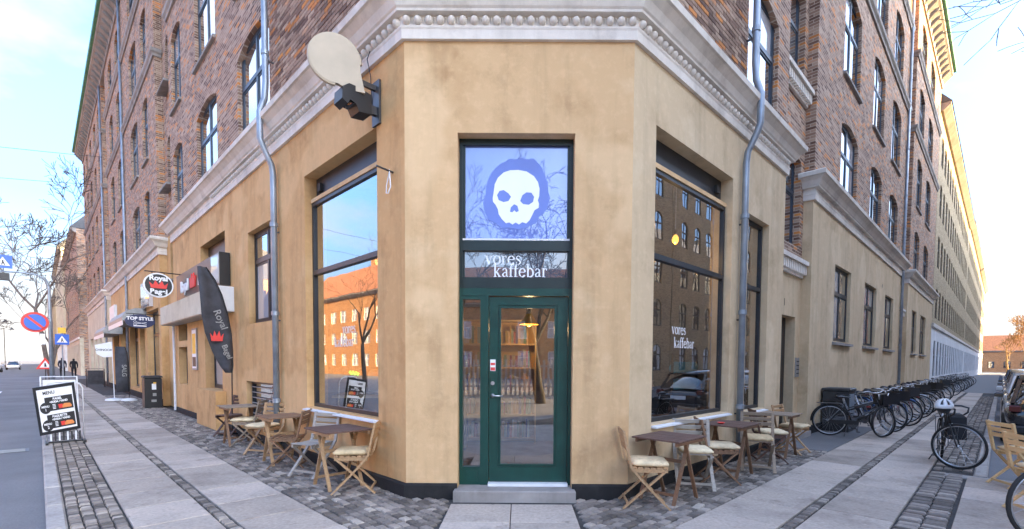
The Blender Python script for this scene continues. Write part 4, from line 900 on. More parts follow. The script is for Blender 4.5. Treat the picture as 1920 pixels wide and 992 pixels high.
def oval_sign(s, yc, zc, rx, rz, nm, lab, bg_, ring, lines, bracket_z, emblem=None):
    o = thing('hanging_sign', lab, 'sign', tuple(L.w(s, 0, zc)), L.a)
    ov = lambda f, d: MB().prism([(yc + rx * f * math.cos(2 * PI * k / 36), rz * f * math.sin(2 * PI * k / 36)) for k in range(36)], -d, d, Mx)
    part('rim', ov(1.0, .045), ring, o); part('face', ov(.90, .05), bg_, o)
    for t, size, zz, mt in lines: link('lettering', text_mesh(t, size, .002, .008 * size / .2, 'CENTER', 0, 1), mt, o, (-.053, yc, zz), (PI / 2, 0, -PI / 2))
    if emblem: emblem(o)
    part('bracket', MB().tube([(0, 0, bracket_z), (0, yc + rx * .9, bracket_z)], .014, 8).tube([(0, yc - rx * .4, bracket_z), (0, yc - rx * .4, rz * .86)], .01, 6).tube([(0, yc + rx * .4, bracket_z), (0, yc + rx * .4, rz * .86)], .01, 6), 'black_paint', o)
    return o
def em_crown(o): part('crown_emblem', MB().prism([(x * .34, z * .29) for x, z in crown], -.001, .001), 'red_print', o, (-.0545, .70, -.085), (0, 0, -PI / 2))
oval_sign(11.4, .70, 3.66, .335, .33, 'a', 'black oval hanging sign with a red crown between white words', 'black_print', 'white_print', [('Royal', .185, .13, 'white_print'), ('Bagel', .185, -.235, 'white_print')], .36, em_crown)
def em_sc(o):
    part('scissors_emblem', MB().tube([(-.053, .45, -.03), (-.053, .72, -.09)], .008, 5).tube([(-.053, .45, -.09), (-.053, .72, -.03)], .008, 5).tube([(-.053, .76 + .04 * math.cos(a), -.02 + .03 * math.sin(a)) for a in [k * PI / 4 for k in range(8)]], .006, 5, closed=True).tube([(-.053, .76 + .04 * math.cos(a), -.10 + .03 * math.sin(a)) for a in [k * PI / 4 for k in range(8)]], .006, 5, closed=True), 'white_print', o)
    part('strip', MB().box(-.0535, -.051, .45, .80, -.17, -.135), 'white_print', o)
oval_sign(15.6, .62, 2.92, .40, .23, 'b', 'navy oval hanging sign with white lettering and scissors', 'navy_print', 'navy_print', [('TOP STYLE', .145, .045, 'white_print')], .25, em_sc)
# bagel shop openings
window(CB, L, *shL, n=-.2, cols=1, tr=0, frame='window_dark', pane='pane_light', name='shop_window'); window(CB, L, *nrL, n=-.2, cols=1, tr=0, frame='window_dark', pane='pane_dark'); window(CB, L, *nuL, n=-.2, cols=1, tr=0, frame='window_dark', pane='pane_dark')
L.put('sign_recess', MB().box(-1.16, 1.16, -.04, 0, 0, 1.25), 'black_paint', CB, 8.785, -.18, 3.325)
pf = thing('framed_poster', 'narrow framed menu poster on the wall beside the bagel window', 'poster', tuple(L.w(10.75, .0, 1.35)), L.a); part('frame', MB().box(-.28, .28, .002, .035, 0, 1.15), 'aluminium_grey', pf); part('sheet', MB().box(-.24, .24, .0351, .038, .05, 1.1), 'white_print', pf); part('picture', MB().box(-.2, .2, .0385, .04, .45, 1.0), 'yellow_print', pf); part('caption', MB().box(-.2, .2, .0385, .04, .1, .36), 'black_print', pf)
L.put('shop_sill', MB().box(-1.0, .9, 0, .22, 0, .9), 'plaster_left', CB, 8.75, .001, 0)
wp = L.put('drain_spout', MB().tube([(0, .06, 0), (0, .06, 2.7)], .035, 8), 'white_paint', CB, 13.35, 0, .05)
# second awning further down
for s, w, zz, lab in ((21.6, 2.6, 3.15, 'grey rounded shop awning over the hairdresser window'), (29.5, 2.8, 2.95, 'pale rounded shop awning farther down the left front')):
    a = thing('shop_awning', lab, 'awning', tuple(L.w(s, 0, zz)), L.a); part('canopy', MB().prism([(0, .5), (.35, .5), (.62, .38), (.75, .15), (.75, 0), (0, 0)], -w, w, Mx), 'aluminium_grey', a, (0, .002, 0)); part('valance', MB().box(-w, w, .735, .752, -.18, -.001), 'white_paint', a)
part_ = L.put('shop_sign', MB().box(-1.0, 1.0, 0, .12, 0, 1.0), 'pane_light', CB, 18.4, .002, 3.62)
ws = L.put('shop_sign', MB().box(-1.2, 1.2, 0, .12, 0, .9), 'white_paint', CB, 30, .002, 3.7)
# litter bin
bn = thing('litter_bin', 'black square litter bin covered with stickers by the wall', 'bin', tuple(L.w(15.6, .34, 0)), L.a)
part('body', MB().cbox(-.26, .26, -.24, .24, 0, 1.02, .03), 'black_plastic', bn); part('lid', MB().cbox(-.28, .28, -.26, .26, 1.021, 1.09, .03), 'lamp_metal', bn); part('cup', MB().lathe([(.035, 1.091), (.042, 1.2)], 10), 'wood_tan', bn, (.05, .05, 0))
for x, z, w, h, m in ((-.272, .62, .12, .2, 'white_print'), (-.272, .4, .1, .1, 'aluminium_grey'), (-.272, .8, .08, .07, 'yellow_print'), (-.272, .2, .14, .08, 'aluminium_grey')): part('sticker', MB().box(-.2625, -.2605, -.08, -.08 + w, z, z + h), m, bn)
# feather flags
def feather(name, label, base, rz, prof, mat, prints, basekind):
    o = thing(name, label, 'flag', base, rz)
    N = len(prof); mb = MB()
    for i, (z, y0, y1) in enumerate(prof):
        for k in range(7):
            t = k / 6; mb.v.append((.05 * math.sin(t * 5 + z * 2.2) * (.3 + t), y0 + (y1 - y0) * t, z))
    for i in range(N - 1):
        for k in range(6): a = i * 7 + k; mb.f.append((a, a + 1, a + 8, a + 7))
    c = part('cloth', mb, mat, o, smooth=True); sd_ = c.modifiers.new('thick', 'SOLIDIFY'); sd_.thickness = .003
    part('pole', MB().tube([(0, prof[0][1] - .0, .02)] + [(0, y0 - .012, z) for z, y0, y1 in prof], .013, 8), 'black_paint', o)
    for fn in prints: fn(o)
    if basekind == 'foot': part('foot', MB().lathe([(.26, 0), (.25, .05), (.16, .09), (.03, .11)], 20), 'white_paint', o)
    else: part('foot', MB().box(-.3, .3, -.03, .03, 0, .02).box(-.03, .03, -.3, .3, .021, .04), 'black_paint', o)
    return o
prof1 = [(1.35, .02, .12), (1.5, .0, .22), (1.8, .0, .36), (2.2, .02, .50), (2.6, .08, .56), (3.0, .18, .58), (3.3, .30, .60), (3.55, .46, .60)]
fp = lambda o: [link('lettering', text_mesh('Royal', .19, .001, .002), 'aluminium_grey', o, (-.10, .28, 2.45), (PI / 2, 1.2, -PI / 2)), part('crown_emblem', MB().prism([(x * .2, z * .3) for x, z in crown], -.002, .002), 'red_print', o, (-.105, .30, 2.02), (0, .0, -PI / 2)), link('lettering', text_mesh('Bagel', .15, .001, .002), 'aluminium_grey', o, (-.10, .16, 1.78), (PI / 2, 1.2, -PI / 2))]
feather('feather_flag', 'tall black feather flag with red crown beside the bagel shop', tuple(L.w(6.75, .12, 0)), L.a, prof1, 'flag_black', [fp], 'cross')
prof2 = [(.35, .0, .38), (.9, .0, .40), (1.5, .0, .40), (1.9, .03, .40), (2.15, .1, .38)]
feather('feather_flag', 'charcoal banner flag on white foot outside the hairdresser', tuple(L.w(19.6, .55, 0)), L.a, prof2, 'flag_black', [lambda o: link('lettering', text_mesh('SALG', .2, .001, .004), 'aluminium_grey', o, (-.09, .2, 1.2), (PI / 2, 1.57, -PI / 2))], 'foot')
ff = thing('pennant', 'small white pennant sign beside the charcoal banner', 'flag', tuple(L.w(20.2, .95, 0)), L.a); part('pole', MB().tube([(0, 0, .02), (.0, .03, 2.35)], .015, 8), 'white_paint', ff); part('cloth', MB().prism([(.02, 1.75), (.05, 2.35), (.55, 2.2), (.5, 1.85), (.3, 1.72)], -.004, .004, Mx), 'white_print', ff); part('foot', MB().lathe([(.3, 0), (.28, .06), (.03, .1)], 18), 'white_paint', ff)
link('lettering', text_mesh('CHINOOK', .11, .001, .002), 'black_print', ff, (-.006, .28, 1.98), (PI / 2, 0, -PI / 2))

# ------------------------------------------------------------------ chairs and tables
def chair_mesh():
    if 'chair' in CACHE: return CACHE['chair']
    d = {}; W = .205
    up = [(-.30, .86), (-.265, .70), (-.215, .47), (-.10, .33), (.06, .16), (.215, .0)]
    u = MB()
    for i in range(len(up) - 1):
        (a, b), (c, e) = up[i], up[i + 1]; u.bar((0, a, b), (0, c, e), .024, .042, (1, 0, 0))
    u.v = [(x, y, max(0.0, z)) for x, y, z in u.v]
    d['upright'] = u.mesh('upright'); l = MB().bar((0, .17, .432), (0, -.29, .0), .022, .04, (1, 0, 0)); l.v = [(x, y, max(0.0, z)) for x, y, z in l.v]; d['leg'] = l.mesh('leg')
    d['seat_slat'] = MB().cbox(-.19, .19, -.026, .026, -.008, .008, .003).mesh('seat_slat'); d['back_slat'] = MB().cbox(-.205, .205, -.008, .008, -.026, .026, .003).mesh('back_slat')
    d['rail'] = MB().box(-.011, .011, -.2, .19, -.02, .02).mesh('rail'); d['stretcher'] = MB().box(-.205, .205, -.009, .009, -.014, .014).mesh('stretcher')
    cu = MB(); N = 10
    def h(i, j, s): 
        a, b = i / N * 2 - 1, j / N * 2 - 1; e = max(0, 1 - max(abs(a), abs(b)) ** 5); return s * (.012 + .026 * e ** .6)
    def xy(i, j):
        a, b = i / N * 2 - 1, j / N * 2 - 1; k = 1 - .03 * abs(a * b); return (.195 * a * k, .205 * b * k)
    for sgn in (1, -1):
        o = len(cu.v)
        for i in range(N + 1):
            for j in range(N + 1): x, y = xy(i, j); cu.v.append((x, y, h(i, j, sgn) + .004 * math.sin(i * 2.1 + j * 1.3)))
        for i in range(N):
            for j in range(N): a = o + i * (N + 1) + j; cu.f.append((a, a + 1, a + N + 2, a + N + 1))
    n2 = (N + 1) ** 2; ring = [i * (N + 1) for i in range(N + 1)] + [N * (N + 1) + j for j in range(1, N + 1)] + [i * (N + 1) + N for i in range(N - 1, -1, -1)] + [j for j in range(N - 1, 0, -1)]
    for k in range(len(ring)): a, b = ring[k], ring[(k + 1) % len(ring)]; cu.f.append((a, b, b + n2, a + n2))
    d['cushion'] = cu.mesh('cushion', True)
    for m in d.values(): fix_normals(m)
    CACHE['chair'] = d; return d
def chair(loc, face_deg, mat, label, cushion=True, back_mat=None, scale=1.0, group='folding cafe chairs'):
    d = chair_mesh(); o = thing('folding_chair', label, 'chair', loc, math.radians(face_deg - 90), group); o.scale = (scale,) * 3
    for sx in (-1, 1):
        link('upright', d['upright'], mat, o, (sx * .217, 0, 0)); link('leg', d['leg'], mat, o, (sx * .188, 0, 0)); link('rail', d['rail'], mat, o, (sx * .172, 0, .425))
    for k in range(6): link('seat_slat', d['seat_slat'], mat, o, (0, -.175 + .068 * k, .449 + .004 * abs(k - 2.5)))
    for k in range(3): link('back_slat', d['back_slat'], back_mat or mat, o, (0, -.292 + .017 * k, .825 - .075 * k), (-.22, 0, 0))
    link('stretcher', d['stretcher'], mat, o, (0, .15, .075)); link('stretcher', d['stretcher'], mat, o, (0, -.24, .06), (0, 0, 0), (.9, 1, 1))
    if cushion: link('cushion', d['cushion'], 'cushion', o, (rnd.uniform(-.01, .01), .01, .496), (0, 0, rnd.uniform(-.06, .06)))
    return o
def table(fr, s0, s1, mat, legmat, label, n_in=.06, n_out=.66, H=.745):
    w = abs(s1 - s0); o = thing('folding_table', label, 'table', tuple(fr.w((s0 + s1) / 2, 0, 0)), fr.a, 'folding cafe tables')
    k = 7; pitch = w / k; dl = n_out - n_in
    me = cached(('tslat', round(pitch, 3), round(dl, 2)), lambda: MB().cbox(-pitch / 2 + .004, pitch / 2 - .004, 0, dl, -.018, 0, .003))
    for i in range(k): link('slat', me, mat, o, (-w / 2 + pitch * (i + .5), n_in, H + rnd.uniform(-.001, .001)))
    for y in (n_in + .05, n_out - .05): part('rail', cached(('trail', round(w, 2)), lambda: MB().box(-w / 2 + .02, w / 2 - .02, -.011, .011, -.045, 0)), legmat, o, (0, y, H - .019))
    for y in (n_in + .09, n_out - .085):
        for sx in (-1, 1):
            m = cached(('tleg', sx), lambda: MB().bar((sx * .06, 0, H - .045), (-sx * .26, 0, 0), .02, .042, (0, 1, 0))); 
            link('leg', m, legmat, o, (0, y + .012 * sx, 0))
    part('stretcher', MB().box(-.01, .01, n_in + .09, n_out - .09, -.02, .02), legmat, o, (0.0, 0, .46))
    part('foot_bar', MB().box(-.01, .01, n_in + .09, n_out - .09, -.016, .016), legmat, o, (.2, 0, .1))
    return o
table(R, -.03, .66, 'wood_dark', 'wood_brown', 'dark red slatted table beside the door, right shop front'); table(R, 1.75, 2.5, 'wood_dark', 'wood_brown', 'dark red slatted table with a small dish by the right down pipe')
table(R, 3.93, 4.58, 'wood_grey', 'wood_brown', 'weathered slatted table near the house entrance'); table(L, .68, 1.40, 'wood_dark', 'wood_tan', 'dark slatted table under the big left shop window')
table(L, 2.72, 3.40, 'wood_brown', 'wood_tan', 'brown slatted table at the far edge of the big left window'); table(L, 5.05, 5.75, 'wood_grey', 'wood_brown', 'grey weathered slatted table below the small left casement')
tq = R.w(1.95, .3, .747); ds = part('dish', MB().lathe([(.03, 0), (.055, .018), (.05, .02), (.028, .006)], 16), 'red_print', None, tuple(tq)); tag(ds, 'small red ashtray dish on a dark red table', 'dish')
chair((1.45, 5.42, 0), -4, 'wood_tan', 'tan folding chair with cream cushion right of the green door', True, 'wood_tan')
chair((2.27, 6.22, 0), -100, 'wood_silver', 'silvery grey folding chair with cushion between two dark red tables')
chair((2.74, 6.54, 0), -8, 'wood_brown', 'brown folding chair with cushion facing the table by the right pipe')
chair((3.62, 7.27, 0), -112, 'wood_grey', 'grey-brown folding chair with cream cushion just past the right pipe')
chair((4.15, 7.93, 0), -12, 'wood_dark', 'dark folding chair with yellow cushion against the wall beside the narrow window')
chair((4.98, 8.71, 0), -50, 'wood_tan', 'tan folding chair with cushion beside the house entrance step')
chair((-2.07, 5.96, 0), 187, 'wood_tan', 'tan folding chair with cream cushion left of the green door')
chair((-2.93, 6.76, 0), -112, 'wood_silver', 'pale folding chair without cushion behind the dark left table', False)
chair((-3.56, 7.32, 0), 188, 'wood_brown', 'brown folding chair with bare slat seat facing the brown table', False)
chair((-4.45, 8.33, 0), -105, 'wood_tan', 'tan folding chair with cushion by the left down pipe')
chair((-5.22, 9.16, 0), 190, 'wood_grey', 'weathered folding chair with cushion facing the grey table')
chair((-6.20, 10.25, 0), -110, 'wood_dark', 'dark folding chair without cushion beside the black feather flag', False)
chair((6.66, 6.30, 0), -12, 'wood_pale', 'pale wooden chair with cushion at the street edge, farther from the bicycle wheel', True, None, 1.0)
chair((5.74, 5.16, 0), -10, 'wood_pale', 'pale wooden chair with cushion at the street edge, beside the bicycle wheel', True, None, 1.0)
# ------------------------------------------------------------------ bicycles
def wheel_parts(parent, name, loc, rot, rim_mat='rim', rr=.335):
    def wm():
        mb = MB(); mb.tube([(0, rr * .93 * math.cos(a), rr * .93 * math.sin(a)) for a in [2 * PI * k / 32 for k in range(32)]], .011, 6, closed=True)
        mb.tube([(-.04, 0, 0), (.04, 0, 0)], .02, 8)
        return mb
    def sp():
        mb = MB()
        for k in range(20): a = 2 * PI * k / 20; sx = .03 if k % 2 else -.03; mb.tube([(sx, .02 * math.cos(a + .8), .02 * math.sin(a + .8)), (0, rr * .92 * math.cos(a), rr * .92 * math.sin(a))], .0016, 3, False)
        return mb
    w = link(name, cached(('wheelrim', rr), wm, True), rim_mat, parent, loc, rot)
    link('tyre', cached(('tyre', rr), lambda: MB().tube([(0, rr * math.cos(a), rr * math.sin(a)) for a in [2 * PI * k / 36 for k in range(36)]], .019, 8, closed=True), True), 'rubber', w)
    link('spokes', cached(('spokes', rr), sp), 'steel', w); return w
def bike(loc, heading, label, mat='black_paint', steer=0, lean=0, city=True, rack=True, basket=False, helmet=False, bag=False, group='parked bicycles'):
    """heading in degrees: where the front wheel points"""
    o = thing('bicycle', label, 'bicycle', loc, math.radians(heading - 90), group); o.rotation_euler = (0, lean, math.radians(heading - 90))
    rr = .335; rw = (0, -.52, rr + .019); fw = (0, .54, rr + .019); bb = (0, -.08, .29); st_ = (0, -.26, .74); hb = (0, .34, .86); hl = (0, .40, .64)
    def fm():
        mb = MB(); t = lambda a, b, r: mb.tube([a, b], r, 8)
        t(bb, st_, .016); t(hb, hl, .018)
        if city: t(bb, hl, .017); t((0, -.2, .58), (0, .36, .78), .015)
        else: t(bb, hl, .019); t(st_, (0, .35, .83), .016)
        for sx in (-.045, .045): t((sx, rw[1], rw[2]), (sx * .5, -.24, .66), .008); t((sx, rw[1], rw[2]), (sx * .4, bb[1], bb[2]), .009)
        return mb
    link('frame', cached(('bframe', city), fm, True), mat, o)
    wheel_parts(o, 'wheel', rw, (0, 0, 0))
    fk = bpy.data.objects.new('fork', cached(('bfork',), lambda: MB().tube([(0, -.14, .28), (0, -.10, .02 + .0)], .014, 8).tube([(-.05, -.03, -.24), (-.05, .0, -.34 + .03)], .001, 3).tube([(.05, -.09, .02), (.05, -.02, -.25), (.05, .0, -.315)], .010, 6).tube([(-.05, -.09, .02), (-.05, -.02, -.25), (-.05, .0, -.315)], .010, 6).tube([(-.055, -.10, .02), (.055, -.10, .02)], .012, 6), True))
    COL.objects.link(fk); fk.parent = o
    if len(fk.data.materials) == 0: fk.data.materials.append(None)
    fk.material_slots[0].link = 'OBJECT'; fk.material_slots[0].material = MATS[mat]
    piv = Vector((0, .40, .67)); Rz = Matrix.Rotation(steer, 3, 'Z')
    fk.location = (0, .54 - .14, rr + .019 + .315); fk.location = piv + Rz @ Vector((0, .14, 0)) ; fk.rotation_euler = (0, 0, steer)
    fwp = piv + Rz @ Vector((0, .14, 0)); wheel_parts(fk, 'front_wheel', (0, 0, -.315), (0, 0, 0))
    def hm():
        mb = MB(); mb.tube([(0, -.17, .18), (0, -.19, .30)], .013, 8)
        if city: mb.tube([(-.29, -.36, .30), (-.22, -.22, .34), (-.1, -.17, .31), (0, -.16, .30), (.1, -.17, .31), (.22, -.22, .34), (.29, -.36, .30)], .011, 8)
        else:
            mb.tube([(-.21, -.02, .16), (-.21, .03, .20), (-.21, .04, .27), (-.2, -.05, .30), (-.18, -.13, .30), (0, -.15, .30), (.18, -.13, .30), (.2, -.05, .30), (.21, .04, .27), (.21, .03, .20), (.21, -.02, .16)], .014, 8)
        return mb
    h = link('handlebar', cached(('hbar', city), hm, True), 'black_plastic' if not city else 'steel', fk)
    if city:
        for sx in (-1, 1): link('grip', cached(('grip',), lambda: MB().tube([(0, 0, 0), (0, .11, -.0)], .017, 8)), 'rubber', h, (sx * .29, -.375, .30), (0, 0, sx * .47))
    link('saddle', cached(('saddle',), lambda: MB().tube([(0, -.14, 0), (0, -.10, .015), (0, -.02, .012), (0, .06, .008), (0, .15, .0)], [.05, .085, .065, .03, .018], 10), True), 'black_plastic', o, (0, -.29, .88), (0, 0, 0), (1, 1, .5)); link('seat_post', cached(('spost',), lambda: MB().tube([(0, 0, 0), (0, -.04, .14)], .013, 8)), 'steel', o, (0, -.255, .73))
    link('crank', cached(('crank',), lambda: MB().lathe([(.09, -.004), (.095, 0), (.09, .004)], 20, Matrix.Translation((.05, 0, 0)) @ Matrix.Rotation(PI / 2, 4, 'Y')).tube([(.07, 0, 0), (.075, .08, -.15)], .008, 6).tube([(-.06, 0, 0), (-.065, -.08, .15)], .008, 6).box(.08, .16, .05, .11, -.165, -.145).box(-.16, -.08, -.11, -.05, .145, .165)), 'dark_steel', o, bb)
    if city:
        fen = lambda: MB().tube([(0, (rr + .03) * math.cos(a), (rr + .03) * math.sin(a)) for a in [math.radians(d) for d in range(20, 196, 11)]], .018, 6)
        link('mudguard', cached(('fender',), fen, True), mat, o, rw, (0, 0, 0)); link('chain_guard', cached(('cguard',), lambda: MB().box(.045, .062, -.52, .04, -.04, .05)), mat, o, (0, -.02, .32))
        link('front_mudguard', cached(('fenderf',), lambda: MB().tube([(0, (rr + .03) * math.cos(a), (rr + .03) * math.sin(a)) for a in [math.radians(d) for d in range(60, 200, 12)]], .018, 6), True), mat, fk, (0, 0, -.315))
    if rack: link('rack', cached(('brack',), lambda: MB().box(-.07, .07, -.78, -.3, .735, .745).tube([(.06, -.52, .36), (.06, -.6, .735)], .006, 5).tube([(-.06, -.52, .36), (-.06, -.6, .735)], .006, 5)), 'dark_steel', o)
    link('kickstand', cached(('kick',), lambda: MB().tube([(.03, -.18, .3), (.17, -.26, .02)], .009, 6)), 'dark_steel', o)
    if basket: link('basket', cached(('bbask',), lambda: MB().box(-.2, .2, -.02, .24, .0, .012).box(-.2, -.19, -.02, .24, .013, .24).box(.19, .2, -.02, .24, .013, .24).box(-.19, .19, -.02, -.01, .013, .24).box(-.19, .19, .23, .24, .013, .24)), 'black_plastic', fk, (0, .0, .08))
    if bag: link('pannier_bag', cached(('pann',), lambda: MB().cbox(-.32, -.08, -.82, -.38, .36, .78, .05)), 'grey_bag', o)
    return o
# the bicycle parked in the footway, seen head on
FB = bike((6.62 + .30, 7.37 + .42, 0), 234, 'black racing bicycle with drop bars parked head on in the footway', 'black_paint', math.radians(62), .03, False, True, bag=True)
hl = thing('helmet', 'white vented bicycle helmet hanging on the head-on bicycle', 'helmet', (6.40, 7.25, .98), .5)
def helm():
    mb = MB(); N, Mm = 14, 7
    for i in range(Mm + 1):
        t = (PI / 2) * i / Mm * 1.12
        for k in range(N):
            a = 2 * PI * k / N; w = 1 - .10 * (k % 2) * math.sin(t * 1.4); mb.v.append((.155 * math.sin(t) * math.cos(a) * w, .115 * math.sin(t) * math.sin(a) * w, .125 * math.cos(t) * w))
    for i in range(Mm):
        for k in range(N):
            if k % 2 == 1 and 1 <= i <= 4 : continue
            mb.f.append((i * N + k, (i + 1) * N + k, (i + 1) * N + (k + 1) % N, i * N + (k + 1) % N))
    return mb
hs = part('shell', helm(), 'white_paint', hl, smooth=True); so = hs.modifiers.new('t', 'SOLIDIFY'); so.thickness = .02
part('liner', MB().sphere((0, 0, -.005), .13, .095, .10, 14, 7), 'black_plastic', hl, smooth=True); part('strap', MB().tube([(.1, .05, -.03), (.02, .04, -.16), (-.08, .05, -.03)], .006, 5).tube([(.1, -.05, -.03), (.02, .0, -.16), (-.08, -.05, -.03)], .006, 5), 'black_plastic', hl)
specs = [(7.9, 'black_paint', 'black city bicycle with silver rims leaning by the first wall box', .75, False), (8.55, 'bike_frame_grey', 'dark grey bicycle second along the plastered wall', -.5, True), (9.2, 'black_paint', 'black bicycle with front basket by the first basement window', .3, True),
    (9.8, 'bike_frame_white', 'white framed bicycle among the dark ones along the wall', -.35, False), (10.5, 'bike_frame_grey', 'grey bicycle just after the white framed one', .4, False), (11.2, 'bike_frame_blue', 'blue bicycle along the plastered wall', -.3, False), (12.0, 'black_paint', 'black bicycle between the blue and the red bicycle', .2, True), (12.8, 'bike_frame_red', 'dark red bicycle along the plastered wall', .5, False),
    (13.7, 'bike_frame_white', 'white bicycle past the dark red one', -.4, False), (14.6, 'black_paint', 'black bicycle with basket under the second ground-floor window', .2, True), (15.5, 'bike_frame_grey', 'grey bicycle just past the one with a basket under the second window', -.3, False), (16.5, 'black_paint', 'black bicycle without basket between the second and third ground-floor windows', .3, False), (17.6, 'black_paint', 'black bicycle with basket at the third ground-floor window', -.2, True), (18.8, 'bike_frame_grey', 'grey bicycle under the far end of the third ground-floor window', .4, False), (20.2, 'black_paint', 'black bicycle by the drain pipe before the second house door', -.3, False), (21.8, 'black_paint', 'black bicycle with basket in front of the second house door', .3, True), (24.0, 'bike_frame_grey', 'grey bicycle past the second house door', -.2, False), (26.5, 'black_paint', 'black bicycle below the last plastered window pair', .2, False), (29.5, 'black_paint', 'black bicycle farthest along, at the end of the plastered wall', .3, False)]
for i, (s, m, lab, stv, bk_) in enumerate(specs):
    p = R.w(s, .80 + rnd.uniform(-.05, .08), 0); hd = -45 + (rnd.uniform(-24, 30) if i else 22)
    bike(tuple(p), hd, lab, m, stv, rnd.uniform(-.10, .06), True, True, bk_)
for s in (34.2, 35.6, 37.2, 39.0, 41.2, 43.5, 46, 49): bike(tuple(R.w(s, .8, 0)), -45 + rnd.uniform(-22, 28), 'dark bicycle parked against the white-painted ground floor', rnd.choice(('black_paint', 'bike_frame_grey')), rnd.uniform(-.4, .4), rnd.uniform(-.1, .06))
bike((4.77 + .54, 4.30 - .04, 0), 176, 'bicycle standing beside the pale wooden chairs at the street edge', 'bike_frame_white', .0, 0, True, False)
wb = thing('waste_box', 'dark metal waste cabinet with bluish panel behind the first bicycle', 'cabinet', tuple(R.w(8.9, .32, 0)), R.a)
part('body', MB().cbox(-.32, .32, -.27, .27, 0, .98, .02), 'lamp_metal', wb); part('lid', MB().cbox(-.34, .34, -.30, .30, .981, 1.04, .02), 'lamp_metal', wb); part('door', MB().box(-.28, .28, .271, .285, .08, .9), 'zinc', wb)

# ------------------------------------------------------------------ boards and signs on the left pavement
MBd = thing('menu_board', 'black framed menu board with white poster hung crooked in a white tube stand', 'sign board', tuple(L.w(7.85, 2.74, 0)), L.a); MBd.scale = (1, .70, 1)
RB = (0, math.radians(0), -PI / 2)          # local: x along street; the poster looks towards the corner (-x)
stand = MB().tube([(.12, -.38, .02), (.02, -.38, 1.05), (.0, -.32, 1.14), (.0, -.2, 1.18), (0, .2, 1.18), (0, .32, 1.14), (.02, .38, 1.05), (.12, .38, .02)], .018, 10)
part('stand', stand, 'white_paint', MBd, smooth=True); part('foot', MB().box(-.25, .30, -.41, -.35, 0, .04).box(-.25, .30, .35, .41, 0, .04).box(-.02, .02, -.35, .35, .005, .035), 'black_plastic', MBd)
for k in range(8): part('spring_bar', cached(('spb',), lambda: MB().box(-.01, .01, -.018, .018, .05, .22)), 'white_paint' if k % 2 else 'black_plastic', MBd, (-.05, -.29 + .083 * k, 0))
bd = part('board', MB().box(-.02, .02, -.41, .41, 0, .93), 'black_plastic', MBd, (-.07, .10, .22), (math.radians(-7), math.radians(-8), 0))
sh_ = part('poster', MB().box(-.024, -.0205, -.35, .35, .06, .87), 'white_print', bd)
def bt(t, size, y, z, m='black_print', b=.002, sx=1): link('lettering', text_mesh(t, size, .0006, b, 'CENTER', 0, sx), m, sh_, (-.0275, y, z), (PI / 2, 0, -PI / 2))
bt('MENU', .085, .12, .77)
for zb, no, ttl in ((.46, '1', 'BAGEL'), (.12, '2', 'BAGUETTE')):
    part('panel', MB().box(-.0262, -.0242, -.33, .22, zb - .02, zb + .25), 'black_print', sh_); bt(ttl, .06, -.03, zb + .19, 'white_print', .003); bt('+SODA / VAND', .052, -.05, zb + .135, 'white_print', .003)
    part('badge', MB().lathe([(.11, -.002), (.11, .002)], 24, Matrix.Translation((-.0272, .22, zb + .05)) @ Matrix.Rotation(PI / 2, 4, 'Y')), 'black_print', sh_); link('lettering', text_mesh('MENU', .055, .0006, .002), 'white_print', sh_, (-.030, .22, zb + .06), (PI / 2, 0, -PI / 2)); link('lettering', text_mesh(no, .07, .0006, .002), 'white_print', sh_, (-.030, .22, zb - .01), (PI / 2, 0, -PI / 2))
    for k in range(4): part('price_line', MB().box(-.0282, -.0264, .02, .08, zb + .015 + .026 * k, zb + .028 + .026 * k), 'white_print', sh_)
    part('food_picture', MB().prism([(-.09, 0), (.09, 0), (.10, .03), (.07, .075), (-.05, .085), (-.10, .04)], -.001, .001), 'orange_print', sh_, (-.0285, -.2, zb + .01), (0, 0, -PI / 2)); part('food_picture', MB().prism([(-.04, 0), (.04, 0), (.04, .08), (-.05, .08)], -.001, .001), 'red_print', sh_, (-.0285, -.08, zb + .01), (0, 0, -PI / 2))
for s, n, lab in ((15.2, 2.65, 'white framed blank pavement board behind the crooked menu board'), (33, .7, 'dark folding pavement board by the shop doorway')):
    pbd = thing('pavement_board', lab, 'sign board', tuple(L.w(s, n, 0)), L.a); dk = s > 20
    part('stand', MB().tube([(.25, -.4, .02), (0, -.4, 1.1), (0, .4, 1.1), (.25, .4, .02)], .02, 8).tube([(-.25, -.4, .02), (0, -.4, 1.08)], .02, 8).tube([(-.25, .4, .02), (0, .4, 1.08)], .02, 8), 'black_plastic' if dk else 'white_paint', pbd)
    part('sheet', MB().box(-.012, .012, -.36, .36, .18, 1.02), 'flag_black' if dk else 'white_print', pbd, (-.05, 0, 0), (0, -.16, 0))
def face_cam(px, py): return math.atan2(-px, py) 
def pole(mbp, h, r=.038): return mbp.tube([(0, 0, 0), (0, 0, h)], r, 10)
np_ = thing('no_parking_sign', 'round blue sign with red ring and cross bar on a bent kerbside pole', 'traffic sign', tuple(L.w(16.8, 2.78, 0)), L.a)
part('pole', MB().tube([(0, 0, 0), (0, 0, 2.75), (0, .04, 2.92), (0, .14, 3.02), (0, .3, 3.06)], .03, 10), 'zinc', np_, smooth=True)
Mf = Matrix.Translation((-.04, .34, 2.80)) @ Matrix.Rotation(PI / 2, 4, 'Y')
part('plate', MB().lathe([(.32, -.004), (.32, .004)], 32, Mf), 'red_print', np_); part('disc', MB().lathe([(.25, -.002), (.25, .002)], 32, Matrix.Translation((-.047, 0, 0)) @ Mf), 'blue_sign', np_)
part('bar', MB().box(-.0925, -.0905, -.25, .25, -.035, .035, Matrix.Translation((0, .34, 2.80)) @ Matrix.Rotation(PI / 4, 4, 'X')), 'red_print', np_); part('supplement_plate', MB().box(-.05, -.044, .12, .24, 2.1, 2.44), 'white_print', np_)
